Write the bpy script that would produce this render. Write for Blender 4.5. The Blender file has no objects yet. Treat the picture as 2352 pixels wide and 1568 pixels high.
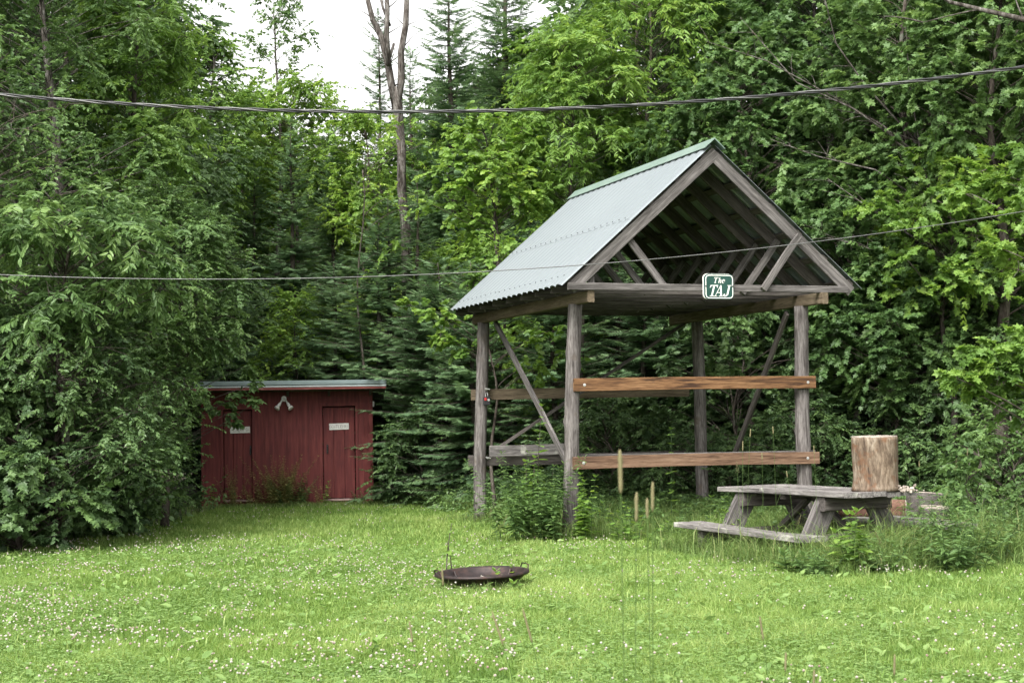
import bpy, math, random
import numpy as np
from mathutils import Vector, Matrix
rad = math.radians
scn = bpy.context.scene
col = scn.collection

# ------------------------------------------------------------------ camera, world, sun, exposure
EYE = 1.6; F = 3700.0; PITCH = math.atan(171 / F); ROLL = 0.015
cd = bpy.data.cameras.new('camera'); cam = bpy.data.objects.new('camera', cd); col.objects.link(cam)
cd.sensor_width = 22.2; cd.lens = F / 2352 * 22.2
cd.clip_start = 0.1; cd.clip_end = 600
cam.matrix_world = Matrix.Translation((0, 0, EYE)) @ Matrix.Rotation(math.pi / 2 + PITCH, 4, 'X') @ Matrix.Rotation(-ROLL, 4, 'Z')
cd.dof.use_dof = True; cd.dof.focus_distance = 21.0; cd.dof.aperture_fstop = 5.0
scn.camera = cam
scn.render.resolution_x = 1024; scn.render.resolution_y = 682

SUN_EL = rad(50); SUN_AZ = rad(205)      # azimuth clockwise from +Y: behind the camera, a little to the left
w = bpy.data.worlds.new('World'); scn.world = w; w.use_nodes = True
nt = w.node_tree; nt.nodes.clear()
sky = nt.nodes.new('ShaderNodeTexSky'); sky.sky_type = 'NISHITA'; sky.sun_disc = False
sky.sun_elevation = SUN_EL; sky.sun_rotation = SUN_AZ; sky.dust_density = 4.0; sky.air_density = 1.0
hs = nt.nodes.new('ShaderNodeHueSaturation'); hs.inputs['Saturation'].default_value = 0.08   # overcast: nearly white
bg = nt.nodes.new('ShaderNodeBackground'); bg.inputs['Strength'].default_value = 0.15
wo = nt.nodes.new('ShaderNodeOutputWorld')
nt.links.new(sky.outputs[0], hs.inputs['Color']); tn = nt.nodes.new('ShaderNodeMix'); tn.data_type = 'RGBA'; tn.blend_type = 'MULTIPLY'; tn.inputs[0].default_value = 1; tn.inputs[7].default_value = (1.0, 0.985, 0.955, 1)
nt.links.new(hs.outputs[0], tn.inputs[6]); nt.links.new(tn.outputs[2], bg.inputs['Color']); nt.links.new(bg.outputs[0], wo.inputs[0])
sl = bpy.data.lights.new('sun', 'SUN'); sl.energy = 1.5; sl.angle = rad(24); sl.color = (1, 0.965, 0.9)
so = bpy.data.objects.new('sun', sl); col.objects.link(so)
sd = Vector((math.sin(SUN_AZ) * math.cos(SUN_EL), math.cos(SUN_AZ) * math.cos(SUN_EL), math.sin(SUN_EL)))
so.rotation_euler = sd.to_track_quat('Z', 'Y').to_euler()
scn.view_settings.view_transform = 'Standard'; scn.view_settings.look = 'None'
scn.view_settings.exposure = 1.5; scn.view_settings.gamma = 1
scn.render.engine = 'CYCLES'
scn.cycles.max_bounces = 6; scn.cycles.diffuse_bounces = 4; scn.cycles.transmission_bounces = 4; scn.cycles.transparent_max_bounces = 4

# ------------------------------------------------------------------ placing
def at(px, py, d):
    """point of the photograph (2352 x 1568 frame) at depth d"""
    dx, dy = px - 1176, py - 784
    x = dx - ROLL * dy; up = -(dy + ROLL * dx)
    Y = F * math.cos(PITCH) - up * math.sin(PITCH); Z = F * math.sin(PITCH) + up * math.cos(PITCH)
    return Vector((x * d / Y, d, EYE + Z * d / Y))
def gx(px, d):
    return (px - 1176) / F * d

def tag(o, label=None, cat=None, group=None, kind=None):
    if label: o['label'] = label
    if cat: o['category'] = cat
    if group: o['group'] = group
    if kind: o['kind'] = kind
    return o
def empty(name, loc=(0, 0, 0), rz=0, label=None, cat=None, group=None):
    o = bpy.data.objects.new(name, None); col.objects.link(o)
    o.empty_display_size = 0.2
    o.location = loc; o.rotation_euler = (0, 0, rz)
    return tag(o, label, cat, group)
def link(name, me, mats=None, parent=None, M=None):
    o = bpy.data.objects.new(name, me); col.objects.link(o)
    if mats is not None and len(me.materials) == 0:
        for m in (mats if isinstance(mats, (list, tuple)) else [mats]): me.materials.append(m)
    if parent is not None: o.parent = parent
    if M is not None: o.matrix_basis = M
    return o
def copy_tree(o, parent=None):
    c = o.copy(); col.objects.link(c)
    if parent is not None: c.parent = parent
    for ch in [x for x in bpy.data.objects if x.parent == o]: copy_tree(ch, c)
    return c

# ------------------------------------------------------------------ materials
MATS = {}
def nmat(name):
    m = bpy.data.materials.new(name); m.use_nodes = True
    t = m.node_tree; b = t.nodes['Principled BSDF']; MATS[name] = m
    return m, t, b
def ramp(t, stops, fac):
    r = t.nodes.new('ShaderNodeValToRGB')
    e = r.color_ramp.elements
    while len(e) < len(stops): e.new(0.5)
    for k, (p, c) in enumerate(stops):
        e[k].position = p; e[k].color = (*c, 1)
    t.links.new(fac, r.inputs[0]); return r.outputs[0]
def coords(t, scale=(1, 1, 1), jitter=True):
    tc = t.nodes.new('ShaderNodeTexCoord'); mp = t.nodes.new('ShaderNodeMapping')
    mp.inputs['Scale'].default_value = scale
    if jitter:
        oi = t.nodes.new('ShaderNodeObjectInfo'); va = t.nodes.new('ShaderNodeVectorMath'); va.operation = 'ADD'
        ml = t.nodes.new('ShaderNodeMath'); ml.operation = 'MULTIPLY'; ml.inputs[1].default_value = 37.0
        t.links.new(oi.outputs['Random'], ml.inputs[0])
        t.links.new(tc.outputs['Object'], va.inputs[0]); t.links.new(ml.outputs[0], va.inputs[1])
        t.links.new(va.outputs[0], mp.inputs[0])
    else: t.links.new(tc.outputs['Object'], mp.inputs[0])
    return mp.outputs[0]
def noise(t, vec, scale, detail=4, rough=0.6, dist=0):
    n = t.nodes.new('ShaderNodeTexNoise'); n.inputs['Scale'].default_value = scale
    n.inputs['Detail'].default_value = detail; n.inputs['Roughness'].default_value = rough; n.inputs['Distortion'].default_value = dist
    if vec is not None: t.links.new(vec, n.inputs['Vector'])
    return n.outputs['Fac']
def mix(t, a, b, fac, mode='MIX'):
    m = t.nodes.new('ShaderNodeMix'); m.data_type = 'RGBA'; m.blend_type = mode
    for s, v in ((m.inputs[6], a), (m.inputs[7], b)):
        if isinstance(v, tuple): s.default_value = (*v, 1)
        else: t.links.new(v, s)
    if isinstance(fac, float): m.inputs[0].default_value = fac
    else: t.links.new(fac, m.inputs[0])
    return m.outputs[2]
def bump(t, b, h, strength=0.4, dist=0.01):
    n = t.nodes.new('ShaderNodeBump'); n.inputs['Strength'].default_value = strength; n.inputs['Distance'].default_value = dist
    t.links.new(h, n.inputs['Height']); t.links.new(n.outputs[0], b.inputs['Normal'])

def leaf_mat(name, dark, mid, light, transl=0.35, rough=0.45, spec=0.35):
    m, t, b = nmat(name)
    a = t.nodes.new('ShaderNodeAttribute'); a.attribute_name = 'v'
    c = ramp(t, [(0.0, dark), (0.5, mid), (1.0, light)], a.outputs['Fac'])
    t.links.new(c, b.inputs['Base Color']); b.inputs['Roughness'].default_value = rough
    b.inputs['Specular IOR Level'].default_value = spec
    tr = t.nodes.new('ShaderNodeBsdfTranslucent')
    hs = t.nodes.new('ShaderNodeHueSaturation'); hs.inputs['Hue'].default_value = 0.485; hs.inputs['Saturation'].default_value = 1.1
    hs.inputs['Value'].default_value = 1.35
    t.links.new(c, hs.inputs['Color']); t.links.new(hs.outputs[0], tr.inputs['Color'])
    mx = t.nodes.new('ShaderNodeMixShader'); mx.inputs[0].default_value = transl
    t.links.new(b.outputs[0], mx.inputs[1]); t.links.new(tr.outputs[0], mx.inputs[2])
    t.links.new(mx.outputs[0], t.nodes['Material Output'].inputs['Surface'])
    return m
leaf_mat('leaf_green', (0.0681, 0.1251, 0.0451), (0.118, 0.2061, 0.0666), (0.1909, 0.2925, 0.0953))
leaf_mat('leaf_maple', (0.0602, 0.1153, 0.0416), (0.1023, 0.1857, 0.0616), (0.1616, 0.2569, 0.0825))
leaf_mat('leaf_bright', (0.0968, 0.1813, 0.0429), (0.1592, 0.2774, 0.0624), (0.2492, 0.3736, 0.0813), 0.42)
leaf_mat('leaf_yellow', (0.1361, 0.23, 0.0569), (0.2102, 0.351, 0.0771), (0.3318, 0.4608, 0.1035), 0.45)
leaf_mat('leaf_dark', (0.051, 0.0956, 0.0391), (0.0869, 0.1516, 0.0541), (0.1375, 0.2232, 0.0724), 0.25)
leaf_mat('needle', (0.0717, 0.1306, 0.0666), (0.1222, 0.2088, 0.0969), (0.1922, 0.2959, 0.1275), 0.2, 0.55, 0.3)
leaf_mat('grass_lawn', (0.0903, 0.1738, 0.038), (0.1802, 0.2952, 0.0673), (0.3493, 0.4433, 0.1508), 0.4, 0.5, 0.3)
leaf_mat('grass_tall', (0.0915, 0.1558, 0.0433), (0.1633, 0.249, 0.0722), (0.3701, 0.3808, 0.1773), 0.35, 0.5, 0.3)
leaf_mat('clover_leaf', (0.12, 0.21, 0.06), (0.18, 0.29, 0.085), (0.27, 0.38, 0.13), 0.35, 0.5, 0.3)
leaf_mat('clover_bloom', (0.306, 0.2125, 0.187), (0.425, 0.3655, 0.323), (0.527, 0.51, 0.459), 0.2, 0.7, 0.1)
leaf_mat('seed_head', (0.22, 0.2, 0.11), (0.34, 0.28, 0.16), (0.45, 0.36, 0.22), 0.25, 0.8, 0.1)
leaf_mat('weed_dry', (0.136, 0.119, 0.051), (0.238, 0.238, 0.085), (0.34, 0.34, 0.136), 0.3, 0.7, 0.1)

def wood_mat(name, stops, grain=(0.9, 15, 15), spots=None, rough=0.85, big=0.35, bmp=0.5, knots=True):
    m, t, b = nmat(name)
    v = coords(t, grain); f = noise(t, v, 1.6, 7, 0.68, 0.6)
    c = ramp(t, stops, f)
    fn = noise(t, coords(t, tuple(a * 3.5 for a in grain)), 2.0, 4, 0.7)
    c = mix(t, c, ramp(t, [(0.36, (0.5, 0.48, 0.46)), (0.52, (1.0, 1.0, 1.0)), (0.66, (1.22, 1.22, 1.22))], fn), 0.85, 'MULTIPLY')
    v2 = coords(t, (0.7, 3, 3)); f2 = noise(t, v2, 2.0, 3)
    lo = ramp(t, [(0.3, (0.62, 0.62, 0.62)), (0.7, (1.15, 1.15, 1.15))], f2)
    c = mix(t, c, lo, big, 'MULTIPLY')
    if knots:
        vo = t.nodes.new('ShaderNodeTexVoronoi'); vo.inputs['Scale'].default_value = 2.4
        vk = coords(t, (0.8, 3.2, 3.2)); t.links.new(vk, vo.inputs['Vector'])
        kf = ramp(t, [(0.0, (1, 1, 1)), (0.075, (0.0, 0.0, 0.0))], vo.outputs['Distance'])
        c = mix(t, c, (0.06, 0.045, 0.035), kf)
    if spots: 
        f3 = noise(t, coords(t, (1, 1, 1)), spots[0], 4)
        k = ramp(t, [(spots[1], (0, 0, 0)), (spots[1] + 0.12, (1, 1, 1))], f3)
        c = mix(t, c, spots[2], k)
    t.links.new(c, b.inputs['Base Color']); b.inputs['Roughness'].default_value = rough
    b.inputs['Specular IOR Level'].default_value = 0.2
    bump(t, b, f, bmp, 0.006)
    return m
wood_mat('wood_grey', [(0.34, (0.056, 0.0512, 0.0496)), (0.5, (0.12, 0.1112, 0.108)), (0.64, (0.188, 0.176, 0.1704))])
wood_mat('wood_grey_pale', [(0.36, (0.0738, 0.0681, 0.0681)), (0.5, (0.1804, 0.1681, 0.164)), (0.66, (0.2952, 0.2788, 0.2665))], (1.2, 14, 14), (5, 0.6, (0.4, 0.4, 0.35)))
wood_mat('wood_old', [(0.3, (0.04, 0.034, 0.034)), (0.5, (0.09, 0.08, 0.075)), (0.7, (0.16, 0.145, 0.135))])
wood_mat('wood_tan', [(0.3, (0.075, 0.055, 0.04)), (0.5, (0.14, 0.11, 0.075)), (0.7, (0.21, 0.17, 0.12))])
wood_mat('wood_stain', [(0.40, (0.05, 0.026, 0.016)), (0.49, (0.155, 0.08, 0.038)), (0.60, (0.23, 0.128, 0.064))], (0.8, 13, 13), None, 0.6)
wood_mat('wood_stain_low', [(0.36, (0.075, 0.042, 0.027)), (0.48, (0.15, 0.09, 0.058)), (0.62, (0.21, 0.135, 0.092))], (0.8, 13, 13), None, 0.7)
wood_mat('log_peeled', [(0.36, (0.0572, 0.0502, 0.0475)), (0.5, (0.1276, 0.1153, 0.1118)), (0.64, (0.2112, 0.1954, 0.1883))], (14, 14, 1.2), (3.5, 0.58, (0.10, 0.08, 0.065)))
wood_mat('bark', [(0.3, (0.03, 0.024, 0.02)), (0.5, (0.085, 0.07, 0.06)), (0.7, (0.16, 0.145, 0.125))], (9, 9, 2.2), (4, 0.6, (0.14, 0.15, 0.12)), 0.95, 0.4, 0.8, False)
wood_mat('bark_grey', [(0.38, (0.0285, 0.024, 0.0204)), (0.5, (0.0855, 0.075, 0.0673)), (0.62, (0.1805, 0.17, 0.1581))], (8, 8, 2.0), (3, 0.64, (0.11, 0.085, 0.065)), 0.95, 0.4, 0.9, False)
wood_mat('stump_wood', [(0.34, (0.07, 0.048, 0.035)), (0.5, (0.18, 0.135, 0.098)), (0.66, (0.31, 0.26, 0.205))], (7, 7, 1.6), (5.5, 0.54, (0.14, 0.07, 0.038)), 0.8, 0.6, 0.6)
wood_mat('cut_wood', [(0.3, (0.24, 0.2, 0.17)), (0.5, (0.36, 0.31, 0.27)), (0.7, (0.46, 0.41, 0.36))], (6, 6, 6), None, 0.9)

def paint_mat(name, stops, scale=(1, 1, 1), ns=6, rough=0.6, metal=0.0, bmp=0.1, spec=0.4, detail=5):
    m, t, b = nmat(name)
    f = noise(t, coords(t, scale), ns, detail)
    t.links.new(ramp(t, stops, f), b.inputs['Base Color'])
    b.inputs['Roughness'].default_value = rough; b.inputs['Metallic'].default_value = metal
    b.inputs['Specular IOR Level'].default_value = spec
    if bmp: bump(t, b, f, bmp, 0.004)
    return m
paint_mat('roof_metal', [(0.3, (0.215, 0.246, 0.262)), (0.7, (0.235, 0.266, 0.282))], (1, 1, 1), 0.5, 0.34, 0.35, 0.03, 0.5)
paint_mat('ridge_metal', [(0.3, (0.14, 0.21, 0.175)), (0.7, (0.2, 0.27, 0.235))], (1, 1, 1), 3, 0.4, 0.2, 0.03, 0.5)
paint_mat('fascia_metal', [(0.3, (0.15, 0.20, 0.205)), (0.7, (0.20, 0.25, 0.255))], (1, 1, 1), 3, 0.45, 0.2, 0.03, 0.5)
paint_mat('fascia_pale', [(0.3, (0.36, 0.42, 0.43)), (0.7, (0.48, 0.52, 0.53))], (1, 1, 1), 3, 0.45, 0.2, 0.03, 0.5)
paint_mat('trim_red', [(0.35, (0.13, 0.028, 0.026)), (0.55, (0.19, 0.05, 0.045)), (0.68, (0.3, 0.2, 0.19))], (1, 8, 8), 4, 0.7)
paint_mat('sign_green', [(0.3, (0.012, 0.05, 0.04)), (0.7, (0.02, 0.066, 0.054))], (1, 1, 1), 8, 0.4)
paint_mat('sign_white', [(0.3, (0.68, 0.68, 0.64)), (0.7, (0.8, 0.8, 0.77))], (1, 1, 1), 8, 0.5)
paint_mat('label_white', [(0.3, (0.5, 0.5, 0.48)), (0.7, (0.66, 0.66, 0.63))], (1, 1, 1), 10, 0.6)
paint_mat('ink', [(0.3, (0.08, 0.08, 0.085)), (0.7, (0.16, 0.16, 0.16))], (1, 1, 1), 30, 0.7)
paint_mat('black_plastic', [(0.3, (0.015, 0.015, 0.017)), (0.7, (0.025, 0.025, 0.028))], (1, 1, 1), 9, 0.4)
paint_mat('red_plastic', [(0.3, (0.4, 0.02, 0.02)), (0.7, (0.5, 0.03, 0.03))], (1, 1, 1), 9, 0.4)
paint_mat('bolt_metal', [(0.3, (0.5, 0.5, 0.5)), (0.7, (0.7, 0.7, 0.7))], (1, 1, 1), 9, 0.35, 0.7)
paint_mat('white_metal', [(0.3, (0.62, 0.62, 0.62)), (0.7, (0.78, 0.78, 0.78))], (1, 1, 1), 9, 0.35)
paint_mat('door_wear', [(0.3, (0.26, 0.15, 0.13)), (0.7, (0.4, 0.3, 0.28))], (2, 20, 20), 4, 0.8)
paint_mat('rust', [(0.3, (0.014, 0.011, 0.012)), (0.52, (0.034, 0.023, 0.022)), (0.72, (0.085, 0.045, 0.034))], (1, 1, 1), 9, 0.5, 0.45, 0.3, 0.5, 8)
paint_mat('cable_black', [(0.3, (0.02, 0.02, 0.022)), (0.7, (0.035, 0.035, 0.038))], (1, 1, 1), 9, 0.35)
paint_mat('cable_alu', [(0.3, (0.09, 0.09, 0.09)), (0.7, (0.16, 0.16, 0.16))], (1, 1, 1), 9, 0.4, 0.6)
paint_mat('rotten', [(0.3, (0.07, 0.035, 0.025)), (0.6, (0.16, 0.085, 0.06)), (0.75, (0.34, 0.27, 0.22))], (1, 6, 6), 5, 0.95, 0, 0.8)
m, t, b = nmat('lamp_glass'); b.inputs['Base Color'].default_value = (0.55, 0.55, 0.53, 1); b.inputs['Roughness'].default_value = 0.15

# red plywood siding with vertical grooves and rubbed, streaky paint
m, t, b = nmat('red_siding')
f1 = noise(t, coords(t, (9, 9, 0.7), False), 2.2, 6, 0.65)
f2 = noise(t, coords(t, (1, 1, 1), False), 1.1, 3)
c1 = ramp(t, [(0.3, (0.06, 0.016, 0.017)), (0.5, (0.11, 0.025, 0.025)), (0.7, (0.16, 0.045, 0.04))], f1)
c2 = ramp(t, [(0.35, (0.78, 0.78, 0.78)), (0.7, (1.15, 1.1, 1.08))], f2)
t.links.new(mix(t, c1, c2, 0.7, 'MULTIPLY'), b.inputs['Base Color']); b.inputs['Roughness'].default_value = 0.72
b.inputs['Specular IOR Level'].default_value = 0.25; bump(t, b, f1, 0.35, 0.004)

# soil under the lawn and the forest floor
m, t, b = nmat('soil')
f1 = noise(t, coords(t, (1, 1, 1), False), 0.35, 5); f2 = noise(t, coords(t, (1, 1, 1), False), 14, 6)
c1 = ramp(t, [(0.4, (0.06, 0.095, 0.025)), (0.6, (0.095, 0.14, 0.035))], f1)
c2 = ramp(t, [(0.35, (0.55, 0.55, 0.5)), (0.7, (1.2, 1.2, 1.1))], f2)
t.links.new(mix(t, c1, c2, 0.8, 'MULTIPLY'), b.inputs['Base Color']); b.inputs['Roughness'].default_value = 1
b.inputs['Specular IOR Level'].default_value = 0.05; bump(t, b, f2, 0.6, 0.03)
m, t, b = nmat('forest_floor')
f2 = noise(t, coords(t, (1, 1, 1), False), 9, 6)
t.links.new(ramp(t, [(0.35, (0.018, 0.016, 0.01)), (0.55, (0.045, 0.036, 0.022)), (0.7, (0.07, 0.06, 0.03))], f2), b.inputs['Base Color'])
b.inputs['Roughness'].default_value = 1; bump(t, b, f2, 0.7, 0.04)

# ------------------------------------------------------------------ mesh helpers
def raw_mesh(name, V, loops, totals, attr=None, smooth=False, matidx=None):
    me = bpy.data.meshes.new(name)
    V = np.ascontiguousarray(V, dtype=np.float32)
    me.vertices.add(len(V)); me.vertices.foreach_set('co', V.ravel())
    me.loops.add(len(loops)); me.loops.foreach_set('vertex_index', np.ascontiguousarray(loops, dtype=np.int32))
    totals = np.ascontiguousarray(totals, dtype=np.int32)
    me.polygons.add(len(totals))
    st = np.zeros(len(totals), np.int32); st[1:] = np.cumsum(totals)[:-1]
    me.polygons.foreach_set('loop_start', st); me.polygons.foreach_set('loop_total', totals)
    me.polygons.foreach_set('use_smooth', np.full(len(totals), bool(smooth)))
    if matidx is not None: me.polygons.foreach_set('material_index', np.ascontiguousarray(matidx, dtype=np.int32))
    me.update(calc_edges=True)
    if attr is not None:
        a = me.attributes.new('v', 'FLOAT', 'POINT'); a.data.foreach_set('value', np.ascontiguousarray(attr, dtype=np.float32))
    return me
def stamp(name, P, D, N, S, T, faces, v, SY=None):
    """many copies of a small template T (along, side, normal) at points P"""
    P = np.asarray(P, float); D = D / (np.linalg.norm(D, axis=1, keepdims=True) + 1e-9)
    B = np.cross(N, D); B /= (np.linalg.norm(B, axis=1, keepdims=True) + 1e-9); N = np.cross(D, B)
    S = np.asarray(S, float); SY = S if SY is None else SY
    T = np.asarray(T, float); k = len(T); n = len(P)
    V = P[:, None, :] + (S[:, None, None] * T[None, :, 0:1] * D[:, None, :] + SY[:, None, None] * (T[None, :, 1:2] * B[:, None, :] + T[None, :, 2:3] * N[:, None, :]))
    fl = np.concatenate([np.array(f) for f in faces]); tot = np.array([len(f) for f in faces])
    loops = (np.arange(n)[:, None] * k + fl[None, :]).ravel(); totals = np.tile(tot, n)
    return raw_mesh(name, V.reshape(-1, 3), loops, totals, np.repeat(np.clip(v, 0, 1), k))
class Geo:
    """collects tubes and swept boards into one mesh"""
    def __init__(s): s.V = []; s.L = []; s.T = []; s.MI = []; s.n = 0
    def rings(s, R, cap=True, mi=0, close=True):
        k = len(R[0]); n = len(R)
        s.V += [p for r in R for p in r]
        for i in range(n - 1):
            for j in range(k if close else k - 1):
                a = s.n + i * k + j; b = s.n + i * k + (j + 1) % k
                s.L += [a, b, b + k, a + k]; s.T.append(4); s.MI.append(mi)
        if cap:
            s.L += [s.n + j for j in reversed(range(k))]; s.T.append(k); s.MI.append(mi)
            s.L += [s.n + (n - 1) * k + j for j in range(k)]; s.T.append(k); s.MI.append(mi)
        s.n += n * k
    def tube(s, pts, rr, seg=6, rnd=None, lump=0, mi=0, cap=True):
        pts = [Vector(p) for p in pts]
        R = []; ref = Vector((0.13, 0.97, 0.2)).normalized()
        for i, p in enumerate(pts):
            d = (pts[min(i + 1, len(pts) - 1)] - pts[max(i - 1, 0)]).normalized()
            if abs(d.dot(ref)) > 0.95: ref = Vector((0.97, 0.1, 0.2)).normalized()
            a = d.cross(ref).normalized(); b = d.cross(a)
            r = rr[i] if isinstance(rr, (list, tuple)) else rr
            ring = []
            for j in range(seg):
                th = 2 * math.pi * j / seg
                q = r * (1 + (rnd.uniform(-lump, lump) if rnd else 0))
                ring.append(tuple(p + a * (math.cos(th) * q) + b * (math.sin(th) * q)))
            R.append(ring)
        s.rings(R, cap, mi)
    def box(s, x0, x1, y0, y1, z0, z1, mi=0, ch=0.0):
        if ch <= 0:
            s.rings([[(x0, y0, z0), (x0, y1, z0), (x0, y1, z1), (x0, y0, z1)], [(x1, y0, z0), (x1, y1, z0), (x1, y1, z1), (x1, y0, z1)]], True, mi)
        else:
            def o(x, c):
                return [(x, y0 + ch + c, z0 + c), (x, y1 - ch - c, z0 + c), (x, y1 - c, z0 + ch + c), (x, y1 - c, z1 - ch - c), (x, y1 - ch - c, z1 - c), (x, y0 + ch + c, z1 - c), (x, y0 + c, z1 - ch - c), (x, y0 + c, z0 + ch + c)]
            s.rings([o(x0, ch * 0.8), o(x0 + ch, 0), o(x1 - ch, 0), o(x1, ch * 0.8)], True, mi)
    def poly(s, pts, mi=0):
        s.V += [tuple(p) for p in pts]; s.L += list(range(s.n, s.n + len(pts))); s.T.append(len(pts)); s.MI.append(mi); s.n += len(pts)
    def slab(s, pts, y0, y1, mi=0):
        """polygon in x,z given thickness along y"""
        k = len(pts)
        s.rings([[(x, y0, z) for x, z in pts], [(x, y1, z) for x, z in pts]], True, mi)
    def lathe(s, prof, seg=32, mi=0, rnd=None, lump=0, cap=False):
        s.rings([[(r * math.cos(2 * math.pi * j / seg) * (1 + (rnd.uniform(-lump, lump) if rnd else 0)), r * math.sin(2 * math.pi * j / seg) * (1 + (rnd.uniform(-lump, lump) if rnd else 0)), z) for j in range(seg)] for r, z in prof], cap, mi)
    def mesh(s, name, smooth=False):
        return raw_mesh(name, np.array(s.V), s.L, s.T, None, smooth, s.MI)
    def build(s, name, mats, parent=None, M=None, smooth=False):
        return link(name, s.mesh(name, smooth), mats, parent, M)
def frame(p0, p1, up):
    X = (p1 - p0).normalized(); Y = Vector(up).cross(X).normalized(); Z = X.cross(Y)
    return Matrix(((X.x, Y.x, Z.x, p0.x), (X.y, Y.y, Z.y, p0.y), (X.z, Y.z, Z.z, p0.z), (0, 0, 0, 1)))
rB = random.Random(5)
def board(name, p0, p1, wy, hz, mat, parent, up=(0, 0, 1), warp=0.004, label=None):
    """a sawn board from p0 to p1: wy across, hz along up; own object so that its grain runs along it"""
    p0 = Vector(p0); p1 = Vector(p1); L = (p1 - p0).length
    n = max(3, int(L / 0.35)); c = min(wy, hz) * 0.10; R = []
    b1, b2 = rB.uniform(-warp, warp) * 3, rB.uniform(-warp, warp) * 3
    for i in range(n + 1):
        x = L * i / n; u = i / n; bow = 4 * u * (1 - u)
        oy = b1 * bow + rB.uniform(-warp, warp) * .3; oz = b2 * bow + rB.uniform(-warp, warp) * .3
        hy, hh = wy / 2, hz / 2
        R.append([(x, oy + a, oz + d) for a, d in ((-hy + c, -hh), (hy - c, -hh), (hy, -hh + c), (hy, hh - c), (hy - c, hh), (-hy + c, hh), (-hy, hh - c), (-hy, -hh + c))])
    g = Geo(); g.rings(R); o = g.build(name, MATS[mat], parent, frame(p0, p1, up))
    if label: o['label'] = label
    return o
def log_post(name, b, tp, r0, r1, parent, seed, mat='log_peeled'):
    r = random.Random(seed); b = Vector(b); tp = Vector(tp); n = 34; seg = 16; R = []
    kn = [(r.uniform(0.05, 0.95), r.uniform(0, 6.28)) for _ in range(14)]
    for i in range(n + 1):
        u = i / n; c = b.lerp(tp, u) + Vector((math.sin(u * 5 + seed) * 0.012, math.cos(u * 4 + seed) * 0.012, 0)); ring = []
        for j in range(seg):
            th = 2 * math.pi * j / seg; q = (r0 + (r1 - r0) * u) * (1 + 0.03 * math.sin(3 * th + u * 9 + seed) + r.uniform(-.015, .015))
            for ku, kt in kn:
                da = (th - kt + math.pi) % (2 * math.pi) - math.pi
                q += 0.022 * math.exp(-((u - ku) / 0.011) ** 2 - (da / 0.3) ** 2)
            ring.append((c.x + q * math.cos(th), c.y + q * math.sin(th), c.z))
        R.append(ring)
    g = Geo(); g.rings(R); return g.build(name, MATS[mat], parent, None, True)

# ------------------------------------------------------------------ ground
N_ = 120; xs = np.linspace(-90, 90, N_); ys = np.linspace(-30, 150, N_)
X, Y = np.meshgrid(xs, ys); 
g = Geo(); V = np.stack([X.ravel(), Y.ravel(), np.full(X.size, -0.005)], 1)
I = np.arange(N_ * N_).reshape(N_, N_); quads = np.stack([I[:-1, :-1], I[:-1, 1:], I[1:, 1:], I[1:, :-1]], -1).reshape(-1, 4)
tag(link('ground', raw_mesh('ground', V, quads.ravel(), np.full(len(quads), 4)), MATS['soil']), kind='structure')
EDGE = [(-30, 19.0), (-8, 19.6), (-6.4, 20.2), (-5.6, 23.5), (-5.35, 28.0), (-5.2, 30.6), (-1.9, 30.6), (-1.2, 28.2), (-0.2, 27.0), (1.2, 26.0), (4, 25.6), (6.3, 24.4), (9, 22.6), (30, 21)]
def edge_y(x):
    for (x0, y0), (x1, y1) in zip(EDGE, EDGE[1:]):
        if x0 <= x <= x1: return y0 + (y1 - y0) * (x - x0) / (x1 - x0)
    return 19
g = Geo(); g.poly([(x, y + 0.9, 0.0) for x, y in EDGE] + [(30, 110, 0.0), (-30, 110, 0.0)])
tag(g.build('forest_floor', MATS['forest_floor']), kind='structure')

# ------------------------------------------------------------------ the open pavilion
PAV = Vector((0.81, 20.8, 0)); PA = rad(18.7)
pav = empty('open_pavilion', PAV, PA, 'open timber pavilion on log posts under a corrugated green metal gable roof', 'pavilion')
UW = 3.29
log_post('post', (-0.13, 0.0, 0), (0.02, 0, 3.03), 0.10, 0.092, pav, 1)['label'] = 'front post with leafy weeds climbing round its foot'
log_post('post', (UW, 0.02, 0), (UW + 0.01, 0, 3.03), 0.105, 0.093, pav, 2)
log_post('post', (-0.07, 3.98, 0), (0.03, 3.98, 3.03), 0.098, 0.09, pav, 3)['label'] = 'back post carrying the small black and red device'
log_post('post', (UW + 0.12, 3.42, 0), (UW + 0.1, 3.5, 3.03), 0.098, 0.09, pav, 4)
board('side_beam', (0.03, -0.53, 3.095), (0.03, 4.38, 3.095), 0.09, 0.15, 'wood_tan', pav)
board('side_beam', (UW + 0.03, -0.62, 3.095), (UW + 0.03, 4.3, 3.095), 0.09, 0.15, 'wood_tan', pav)
TE, ZE, TA, ZA = -0.34, 3.26, 1.76, 5.10      # left eave, apex of the sheet plane
TR = 3.88
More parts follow.
